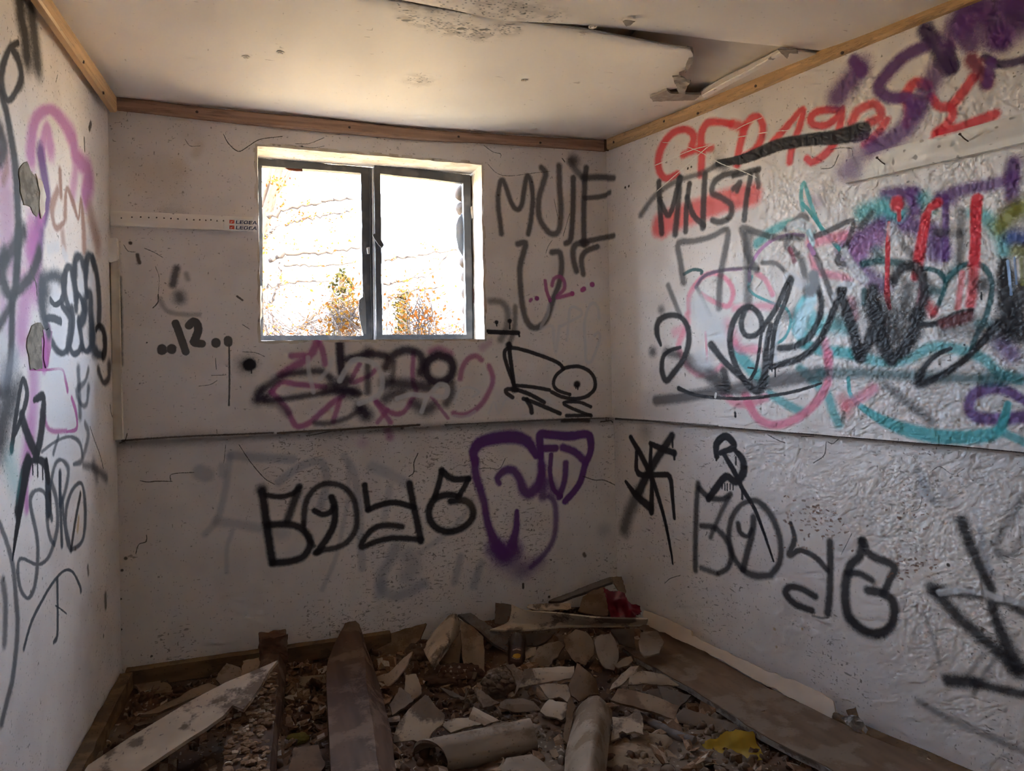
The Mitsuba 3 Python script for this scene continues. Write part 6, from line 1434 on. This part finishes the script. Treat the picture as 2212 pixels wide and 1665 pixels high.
('tile_shard', 'grey slab in front of the half pipe at the bottom edge', 'greysh', 9,4,[0.8726,2.4245,-0.1],[0.931,-0.364,-0.006],[0.357,0.911,0.208],[-62,27,25,50,66,6,105,-48,-105,-48]),
('tile_shard', 'tan chip right of the half pipe', 'tan', 8,0,[0.996,2.4488,-0.1],[0.927,-0.376,0.001],[0.34,0.84,0.423],[-18,16,8,20,18,-7,-3,-20]),
('tile_shard', 'thin dark sliver in the earth left of the clump', 'dkgrey', 8,0,[0.771,2.9852,-0.07],[0.951,-0.308,-0.035],[0.284,0.819,0.499],[-62,31,-6,10,44,-18,51,31,60,10,44,-30,-17,-10]),
('tile_shard', 'pale chip near the foot of the earth-smeared shard', 'pale', 8,0,[0.5068,2.904,-0.09],[0.956,-0.291,-0.045],[0.289,0.895,0.339],[-26,13,23,15,20,-9,-16,-14]),
('tile_shard', 'grey shard beneath the pale triangular one', 'greysh', 9,0,[1.0912,2.9138,-0.08],[0.975,-0.205,-0.082],[0.22,0.872,0.437],[-19,-7,8,30,20,15,14,-22,-12,-29]),
('tile_shard', 'brown shard tucked beneath the pale triangular one', 'tan', 9,0,[1.1191,2.8655,-0.08],[0.987,-0.085,-0.135],[0.143,0.845,0.515],[-19,31,22,-18,22,-30,-16,-30,-29,-3]),
('plank_piece', 'long grey board lying beside the brown plank above the yellow cloth', 'dkgreyb', 14,0,[1.6616,2.4331,-0.11],[0.935,-0.354,-0.013],[0.339,0.884,0.321],[-105,82,36,17,167,-40,152,-78,-6,-37,-177,17]),
('floor_board', 'dark floor board at the bottom edge right of the yellow cloth', 'dkgreyb', 15,0,[1.8302,2.1718,-0.14],[0.913,-0.407,0.019],[0.405,0.912,0.067],[-102,119,-37,40,34,-34,93,-109,-125,-109]),
]

CATS = {'tile_shard': 'shard', 'board_offcut': 'board', 'stone_block': 'stone', 'plank_stub': 'plank', 'white_board': 'board', 'grey_slat': 'slat', 'plank_piece': 'plank', 'floor_board': 'board'}
def plate(name, lab, m, thick, bend, o, u, v, L, crumple=0.0, freq=16.0, step=None, seed=0, smooth=35):
    L = np.array(L, float).reshape(-1, 2) / 1000; r = np.random.default_rng(len(L) * 7 + int(abs(L).sum() * 1000) % 9973)
    w = np.ptp(L[:, 1]) / 2 + 1e-6; size = np.ptp(L, axis=0).max()
    def shape(p):
        h = bend / 1000 * (1 - (p[:, 1] / w) ** 2) + 0.004 * (meshkit.fbm(np.c_[p * 12 + seed, np.full(len(p), float(o[0]) * 9)], 3) - 0.5)
        if crumple: h = h + crumple * (np.abs(meshkit.fbm(np.c_[p * freq, np.full(len(p), seed)], 3, seed) - 0.5) * -4 + 0.6)
        return h
    return sheet(L, thick / 1000, (o, u, v), shape=shape, step=step or max(0.012, size / 10), edge=min(0.0022, size * 0.012), r=r)
for name, lab, m, thick, bend, o, u, v, L in SHARDS:
    u, v = np.array(u), np.array(v); u /= np.linalg.norm(u); v = v - u * (u @ v); v /= np.linalg.norm(v)
    solo(name, plate(name, lab, m, thick, bend, o, u, v, L), m, lab, CATS[name])
def custom(name, lab, cat, m, thick, data, **k):
    o, u, v, L = data
    return solo(name, plate(name, lab, m, thick, 0, np.array(o), np.array(u), np.array(v), np.array(L) * 1000, **k), m, lab, cat, smooth=55)
pl = thing('brown_plank', 'long dusty brown plank lying along the foot of the right wall', 'plank')
o, u, v, L = [[2.0322,2.4247,-0.085],[0.9248,-0.38045,0.0],[0.38045,0.9248,-0.0],[-0.6556,0.6062,-0.473,0.8567,-0.2768,0.5622,-0.109,0.1902,0.0925,-0.1444,0.1733,-0.2723,0.3954,-0.537,-0.0075,-0.5406,-0.2049,-0.2602,-0.3882,0.1211,-0.5923,0.4577]]
add('plank', plate('', '', '', 4, 0, np.array(o), np.array(u), np.array(v), np.array(L) * 1000, step=0.04), 'plank_brown', pl)
add('chipped_core', plate('', '', '', 24, 0, np.array(o) - [0, 0, 0.0042], np.array(u), np.array(v), np.array(L) * 1000, step=0.03), 'plank_edge', pl, 'pale crumbly edge of the plank')
wbn = -NR * 0.80 + np.array([0, 0, 0.55]) 
o, u, v, L = [[1.9925,2.7344,-0.055],[0.34928,-0.89243,0.28561],[0.31565,0.39906,0.86088],[-0.5831,0.2419,-0.5721,0.2669,-0.4329,0.2256,-0.2645,0.1565,-0.2615,0.1347,-0.1202,0.0767,0.0809,0.0031,0.218,-0.0475,0.2636,-0.0521,0.3455,-0.0844,0.4335,-0.1292,0.439,-0.1628,0.4255,-0.2001,0.3005,-0.144,0.08,-0.0543,-0.1196,0.034,-0.2509,0.0857,-0.5299,0.1836]]
solo('torn_board', plate('', '', '', 10, 0, np.array(o), np.array(u), np.array(v), np.array(L) * 1000, step=0.03), 'torn_white', 'long white torn strip of board leaning between the right wall and the brown plank', 'board')
# curved pieces
def lofted(name, lab, cat, m, rows, thick, down=False, rough=0.003, seed=0):
    return solo(name, loft([pts3(q) for q in rows], thick, down, 4, rough, seed), m, lab, cat, smooth=50)
lofted('gutter_shard', 'long pale curved gutter shard lying across the back of the heap', 'shard', 'paleclean', [[1188,3419,110,1172,3385,80,1143,3380,35,1051,3363,20], [1223,3324,110,1221,3324,80,1223,3332,35,1208,3294,20], [1351,3235,110,1357,3251,80,1365,3273,40,1357,3255,25],
    [1475,3143,105,1484,3164,80,1505,3209,40,1501,3202,25], [1596,3083,100,1605,3101,80,1627,3146,45,1625,3142,30], [1720,3037,95,1725,3050,80,1739,3093,50,1711,3099,35]], 0.008, seed=1)
lofted('cone_shard', 'pale curved cone shaped shard leaning at the left of the heap', 'shard', 'paleclean', [[895,3554,50,901,3520,70,920,3510,75,942,3539,60], [830,3556,-10,842,3438,40,884,3418,45,948,3511,10], [791,3517,-30,782,3352,15,809,3270,20,906,3439,-20], [754,3494,-60,726,3288,-20,722,3185,-15,741,3189,-40]], 0.009, seed=2)
hp = [pts3(q)[0] for q in ([570,2562,-80], [949,2551,-70])]
hd = (hp[1] - hp[0]) / np.linalg.norm(hp[1] - hp[0]); hn = np.cross(hd, [0, 0, 1.0]); hn /= np.linalg.norm(hn); hn = hn if hn[1] < 0 else -hn; hu = np.cross(hn, hd); hu = hu if hu[2] > 0 else -hu
solo('half_pipe', loft([np.array([hp[0] + (hp[1] - hp[0]) * a + 0.056 * (hn * math.cos(q) + hu * math.sin(q)) * (1 + 0.25 * (q < 0.1)) + hd * (0.05 * math.cos(q) * (1 - a) ** 3) for q in np.radians(np.array([-62, -30, 0, 30, 60, 90, 120, 150, 175]))]) + [0, 0, 0.0] for a in (-0.0, 0.25, 0.5, 0.75, 1.0)], 0.010, False, 4, 0.003, 3), 'greysh', 'grey half pipe tile lying at the front of the heap', 'tile', smooth=50)
lofted('ridge_tile', 'large bent ridge tile piece at the bottom edge, right of the half pipe', 'tile', 'greysh', [[1202,2689,-70,1207,2631,-20,1240,2601,0,1266,2580,-20,1307,2600,-70], [1124,2574,-70,1109,2460,-10,1139,2404,15,1192,2436,-20,1234,2473,-80], [1040,2431,-70,1025,2313,-10,1046,2242,20,1111,2298,-20,1170,2367,-80], [945,2250,-70,931,2141,-10,952,2076,20,1013,2127,-20,1081,2215,-80]], 0.010, rough=0.004, seed=4)
# stick with bark, stick with plastic, yellow cloth, red wrapper, bottle
def stick(rows, rad, m, name, lab, cat, seed):
    p = pts3(rows); t = np.linspace(0, len(p) - 1, 40); q = np.stack([np.interp(t, np.arange(len(p)), p[:, k]) for k in range(3)], -1)
    mm = tube(q, rad * (0.8 + 0.4 * meshkit.noise(np.c_[t * 2, t * 0, t * 0 + seed])), 10); mm.vertices += 0.006 * (meshkit.fbm(mm.vertices * 45, 3, seed)[:, None] - 0.5)
    return solo(name, mm, m, lab, cat, smooth=True)
stick([1417,2571,-100,1439,2487,-100,1467,2398,-100,1503,2333,-100], 0.016, 'greywood', 'bark_stick', 'short thick stick with bark left of the yellow cloth', 'stick', 3)
stick([1431,2587,-130,1443,2496,-130,1473,2419,-130], 0.010, 'dkwood', 'bark_stick', 'thinner dark stick under the bark stick', 'stick', 5)
stick([577,2705,-150,585,2598,-130,598,2523,-130], 0.010, 'greywood', 'bark_stick', 'short grey stick poking out under the half pipe', 'stick', 6)
bs = thing('wood_block', 'brown stick in clear plastic at the right end of the torn white board', 'wood')
P_ = [2087,2277,-90,2100,2247,-90,2091,2172,-90,2095,2117,-100]
p = pts3(P_); t = np.linspace(0, 3, 20); q = np.stack([np.interp(t, np.arange(4), p[:, k]) for k in range(3)], -1)
add('stick', tube(q, 0.016, 8), 'batten_brown', bs, smooth=True)
o, u, v, L = [[2.0979,2.1933,-0.04],[0.78571,-0.60572,0.12557],[0.31983,0.57153,0.75568],[-0.02,0.0097,0.0145,0.0171,0.0191,-0.0136,-0.0118,-0.017]]
add('block', plate('', '', '', 22, 0, np.array(o), np.array(u), np.array(v), np.array(L) * 1000), 'batten_brown', bs)
o, u, v, L = [[2.0703,2.1547,-0.065],[0.7955,-0.59327,0.12335],[0.35661,0.62293,0.69627],[-0.04,0.0302,-0.0095,0.0348,0.0196,0.0327,0.0327,0.011,0.042,-0.0156,0.0285,-0.0341,-0.0005,-0.019,-0.0259,0.001]]
add('plastic_wrap', plate('', '', '', 1.5, 0, np.array(o), np.array(u), np.array(v), np.array(L) * 1000, crumple=0.015, freq=40, step=0.006), 'clear_plastic', bs, 'crumpled clear plastic')
custom('yellow_cloth', 'crumpled yellow cloth lying in front of the brown plank', 'cloth', 'yellow_cloth', 3, [[1.6114,2.2336,-0.12],[0.8779,-0.4751,0.05984],[0.41007,0.81044,0.41836],[-0.1292,0.0191,-0.0915,0.0502,-0.033,0.0793,0.0101,0.0935,0.0686,0.0788,0.0878,0.0381,0.0972,-0.0149,0.1115,-0.0874,0.0385,-0.0877,0.0281,-0.0372,0.0076,-0.0038,-0.0283,-0.0225,-0.0615,-0.0241,-0.1,-0.0151,-0.1199,-0.0038]], crumple=0.065, freq=5.5, step=0.008, seed=3)
custom('yellow_cloth', 'small tip of yellow cloth showing beside the end of the bark stick', 'cloth', 'yellow_cloth', 3, [[1.603,2.4259,-0.13],[0.88548,-0.46221,0.04781],[0.40205,0.81366,0.4199],[-0.0447,0.0192,-0.007,0.0226,0.0471,0.0025,0.0379,-0.0222,-0.0167,0.0025]], crumple=0.012, freq=20, step=0.008, seed=5)
custom('red_wrapper', 'crumpled dark red foil wrapper in the room corner', 'wrapper', 'red_foil', 2, [[1.7068,3.268,0.09],[0.8924,-0.45084,0.0193],[0.24458,0.51918,0.81892],[-0.0903,0.07,-0.0528,0.0626,-0.009,0.0713,0.0189,0.0515,0.0317,0.019,0.0591,-0.0025,0.088,-0.0181,0.0885,-0.0576,0.0554,-0.0696,-0.0011,-0.0697,-0.0575,-0.0628,-0.0684,-0.0097]], crumple=0.06, freq=11, step=0.007, seed=7)
a, b = pts3([1128,3220,-110,1151,3250,30])
ax = (b - a) / np.linalg.norm(b - a); pr = np.array([[0, -0.02], [0.034, -0.02], [0.038, 0.0], [0.0385, 0.06], [0.038, 0.105], [0.034, 0.125], [0.024, 0.142], [0.017, 0.152], [0, 0.156]])
bt = thing('brown_bottle', 'dark brown glass bottle with remains of a label stuck in the heap', 'bottle')
Mb = trimesh.geometry.align_vectors([0, 0, 1], ax); Mb[:3, 3] = a
mm = trimesh.creation.revolve(pr, sections=28); mm.apply_transform(Mb); add('body', mm, 'brown_glass', bt, smooth=40)
inv = np.linalg.inv(Mb[:3, :3]); cd = inv @ (np.array([0, 0, 1.31]) - a); ph0 = math.atan2(cd[1], cd[0])
def wrap(poly, rad):
    s = sheet(poly, 0.0006, (np.zeros(3), np.array([1.0, 0, 0]), np.array([0, 1.0, 0])), step=0.004); v = s.vertices.copy()
    th = ph0 + v[:, 0] / rad; rr = rad + v[:, 2]; s.vertices = np.c_[rr * np.cos(th), rr * np.sin(th), v[:, 1]]; s.apply_transform(Mb); return s
lb = add('label', wrap([[-0.030, 0.03], [0.028, 0.026], [0.031, 0.09], [-0.026, 0.10]], 0.0392), 'label_dark', bt, 'dark brown label')
add('emblem', wrap([[-0.018, 0.050], [0.004, 0.044], [0.021, 0.050], [0.021, 0.062], [0.004, 0.066], [-0.012, 0.062]], 0.0398), 'label_yellow', lb, 'yellow emblem')
add('band', wrap([[-0.019, 0.075], [0.0, 0.082], [0.020, 0.078], [0.020, 0.083], [0.0, 0.088], [-0.019, 0.081]], 0.0398), 'label_pale', lb)
add('band', wrap([[-0.022, 0.046], [0.0, 0.040], [0.018, 0.043], [0.018, 0.046], [0.0, 0.043], [-0.022, 0.049]], 0.0398), 'label_pale', lb)
solo('moss_patch', blob(pts3([140,2868,-80])[0], (0.04, 0.03, 0.015), 0.4, 4, 3), 'moss', 'small yellow-green moss patch between the two big joists', 'moss')

# ------------------------------------------------------------------ outside
struct('ground', box(-40, 40, D + WT, 60, -0.9, -0.5), 'meadow', 'sunlit meadow outside the window')
def leaves(points, n, spread, size, r):
    vs, fs = [], []
    for q in range(n):
        c = points[r.integers(len(points))] + r.normal(0, spread, 3); s = size * r.uniform(0.6, 1.3)
        a = r.normal(0, 1, 3); a /= np.linalg.norm(a); b = np.cross(a, r.normal(0, 1, 3)); b /= np.linalg.norm(b)
        k = len(vs)
        vs += [c - a * s, c + b * s * 0.55 + a * s * 0.1, c + a * s, c - b * s * 0.55 + a * s * 0.1]; fs += [[k, k + 1, k + 2], [k, k + 2, k + 3]]
    return trimesh.Trimesh(np.array(vs), np.array(fs), process=False)
def smoothline(p, n=14):
    p = np.asarray(p, float); t = np.linspace(0, len(p) - 1, n); return np.stack([np.interp(t, np.arange(len(p)), p[:, k]) for k in range(3)], -1)
ro = np.random.default_rng(77)
tw = thing('tree', 'leaning brown tree limb with few autumn leaves at the left of the window view', 'tree')
for pth, rad in (([[0.355,7.0,3.168],[0.291,7.0,3.069],[0.247,7.0,2.889],[0.187,7.0,2.686],[0.157,7.0,2.591],[0.121,7.0,2.437],[0.08,7.0,2.086],[0.054,7.0,1.385]], (0.03, 0.085)), ([[0.417,7.0,3.125],[0.345,7.0,2.978],[0.264,7.0,2.867],[0.211,7.0,2.77],[0.181,7.0,2.674]], (0.015, 0.04)), ([[0.239,7.1,3.138],[0.22,7.1,3.054],[0.201,7.1,2.957],[0.176,7.1,2.848],[0.162,7.1,2.74]], (0.01, 0.03))):
    if rad[1] > 0.08: pth = list(pth) + [[pth[-1][0] - 0.15, 7.05, -0.55]]
    pp = smoothline(pth, 20); add('limb', tube(pp, np.linspace(rad[0], rad[1], 20), 7), 'bark', tw, smooth=True)
lp = np.vstack([smoothline([[0.35,6.9,3.141],[0.286,6.9,3.044],[0.244,6.9,2.867],[0.184,6.9,2.667],[0.155,6.9,2.573]], 20), smoothline([[0.444,6.9,3.089],[0.34,6.9,2.954],[0.26,6.9,2.845]], 10)])
labels[add('foliage', leaves(lp[ro.integers(len(lp), size=14)] + ro.normal(0, 0.08, (14, 3)), 140, 0.03, 0.016, ro), 'leaf_yellow', tw)] = {'kind': 'stuff'}
vn = [([[0.17,6.2,2.482],[0.26,6.2,2.544],[0.331,6.2,2.568],[0.464,6.2,2.601],[0.578,6.2,2.631],[0.661,6.2,2.648],[0.745,6.2,2.652],[0.841,6.2,2.663]], 'upper bare vine twig across the left light'), ([[0.307,6.4,2.461],[0.392,6.4,2.497],[0.476,6.4,2.517],[0.604,6.4,2.553],[0.745,6.4,2.583],[0.866,6.4,2.628]], 'second vine twig across the left light'),
      ([[0.171,6.0,2.112],[0.235,6.0,2.144],[0.293,6.0,2.166],[0.421,6.0,2.174],[0.56,6.0,2.173],[0.641,6.0,2.201],[0.743,6.0,2.219],[0.878,6.0,2.237]], 'thick vine twig across the middle of the left light'), ([[0.299,6.6,2.156],[0.482,6.6,2.157],[0.647,6.6,2.164],[0.894,6.6,2.186]], 'thin straight wire-like twig across the left light'),
      ([[1.034,6.0,1.73],[1.132,6.0,1.853],[1.306,6.0,1.897],[1.419,6.0,2.017],[1.521,6.0,2.122],[1.613,6.0,2.211]], 'slanting vine twig in the right light'), ([[1.159,6.6,2.215],[1.336,6.6,2.243],[1.516,6.6,2.277],[1.837,6.6,2.327]], 'thin level twig in the middle of the right light'),
      ([[1.084,6.2,1.963],[1.195,6.2,1.992],[1.318,6.2,2.005],[1.443,6.2,2.035]], 'short dark twig low in the right light'), ([[1.086,6.1,1.84],[1.185,6.1,1.884],[1.284,6.1,1.906],[1.417,6.1,1.908],[1.542,6.1,1.942]], 'low twig across the right light'),
      ([[0.13,6.3,1.924],[0.252,6.3,1.958],[0.375,6.3,1.981],[0.52,6.3,1.993],[0.657,6.3,1.984]], 'low twig across the left light'), ([[0.344,5.6,1.564],[0.456,5.6,1.649],[0.59,5.6,1.774],[0.715,5.6,1.843],[0.813,5.6,1.893]], 'rising vine stem in the lower left light'),
      ([[0.144,5.8,1.73],[0.183,5.8,1.818],[0.222,5.8,1.906],[0.243,5.8,2.004],[0.235,5.8,2.073]], 'upright thin stem low in the left light'), ([[0.137,6.2,2.32],[0.197,6.2,2.374],[0.238,6.2,2.417]], 'short twig at the left bar'), ([[0.388,5.7,1.587],[0.464,5.7,1.616],[0.54,5.7,1.65],[0.637,5.7,1.665],[0.773,5.7,1.669]], 'lowest twig of the left light')]
for k, (pth, lab) in enumerate(vn):
    tk = thing('vine_twig', lab, 'twig'); pp = smoothline(pth, 24)
    pp[1:-1] += ro.normal(0, 0.008, (22, 3)); add('stem', tube(pp, np.linspace(0.015, 0.008, 24) * (1.5 if k in (2, 0) else 1.0), 5), 'twig_grey', tk, smooth=True)
    kk = add('foliage', leaves(pp[ro.integers(24, size=11)] + ro.normal(0, 0.10, (11, 3)), 100, 0.024, 0.013, ro), 'leaf_orange', tk); labels[kk] = {'kind': 'stuff'}
def thicket(name, lab, cat, x0, x1, z0, z1, y, nst, nlf, lm, r, lean=0.5):
    k = thing(name, lab, cat); ms, pp = [], []
    for _ in range(nst):
        x, z = r.uniform(x0, x1), r.uniform(z0, z0 + 0.5 * (z1 - z0)); a = np.array([x, y + r.uniform(-0.1, 0.1), z]); b = a + np.array([r.normal(0, lean), r.uniform(-0.06, 0.06), r.uniform(0.1, 0.6) * (z1 - z0)]); b[0] = min(max(b[0], x0), x1); m_ = (a + b) / 2 + r.normal(0, 0.04, 3)
        ms.append(tube([a, (a + m_) / 2, m_, (m_ + b) / 2, b], np.linspace(0.0045, 0.0025, 5), 4)); pp += [a, m_, b]
    for q in range(8):
        a = pp[int(r.integers(len(pp)))]; ms.append(tube([[a[0], a[1], -0.52], [a[0] + r.normal(0, 0.05), a[1], (a[2] - 0.52) / 2], a], [0.006, 0.005, 0.003], 5))
    labels[add('stems', join(ms), 'twig_grey', k)] = {'kind': 'stuff'}
    labels[add('foliage', leaves(np.array(pp), nlf, 0.07, 0.015, r), lm, k)] = {'kind': 'stuff'}
q = np.array([[0.091,5.6,1.528],[0.804,5.6,1.511],[0.951,5.6,1.519],[1.628,5.6,1.513],[0.099,5.6,1.903],[1.635,5.6,1.821]])
thicket('vine_thicket', 'tangle of thin stems with orange leaves low in the left light', 'shrub', q[0][0], q[1][0], q[0][2] - 0.3, q[4][2], D + 1.72, 150, 520, 'leaf_orange', ro)
thicket('vine_thicket', 'tangle of thin stems with orange leaves low in the right light', 'shrub', q[2][0], q[3][0], q[2][2] - 0.3, q[5][2], D + 1.72, 110, 400, 'leaf_orange', ro)
thicket('autumn_shrub', 'yellow-leaved dense shrub before the dark column at the middle bar', 'shrub', *[a[0] for a in [[0.491,5.2,1.535],[0.721,5.2,1.533]]], [[0.49,5.2,1.482]][0][2], [[0.496,5.2,1.768]][0][2], D + 1.25, 45, 420, 'leaf_yellow', ro, 0.15)
thicket('autumn_shrub', 'orange-leaved dense shrub beside the dark column of the right light', 'shrub', *[a[0] for a in [[1.004,5.2,1.531],[1.182,5.2,1.53]]], [[1.002,5.2,1.457]][0][2], [[1.011,5.2,1.845]][0][2], D + 1.25, 45, 420, 'leaf_orange', ro, 0.1)
def column(lab, pts, y, r):
    c = np.array(pts); k = thing('ivy_column', lab, 'shrub'); x0, x1, zb, zt = c[0][0], c[1][0], c[2][2], c[3][2]
    add('stem', tube([[(x0 + x1) / 2, y, -0.5], [(x0 + x1) / 2, y, (zb + zt) / 2], [(x0 + x1) / 2, y, zt - 0.05]], [0.05, 0.04, 0.02], 7), 'bark', k)
    n = 3000; u = r.random(n); z = -0.5 + (zt + 0.5) * 0 + (zt + 0.5) * u; th = r.uniform(0, 6.28, n); R = (x1 - x0) / 2 * (0.75 + 0.25 * np.sqrt(np.clip((zt - z) / 0.25, 0, 1))) * np.sqrt(np.clip((zt - z) / 0.12, 0.05, 1))
    labels[add('foliage', leaves(np.c_[(x0 + x1) / 2 + R * np.cos(th), y + R * np.sin(th), z], n, 0.02, 0.026, r), 'leaf_dark', k)] = {'kind': 'stuff'}
column('dark ivy-grown column behind the left light near the middle bar', [[0.804,7.6,2.097],[0.998,7.6,2.1],[0.883,7.6,1.585],[0.904,7.6,2.23]], D + 4.0, ro)
column('dark ivy-grown column behind the right light', [[1.461,7.6,1.971],[1.584,7.6,1.971],[1.506,7.6,1.579],[1.517,7.6,2.059]], D + 4.0, ro)
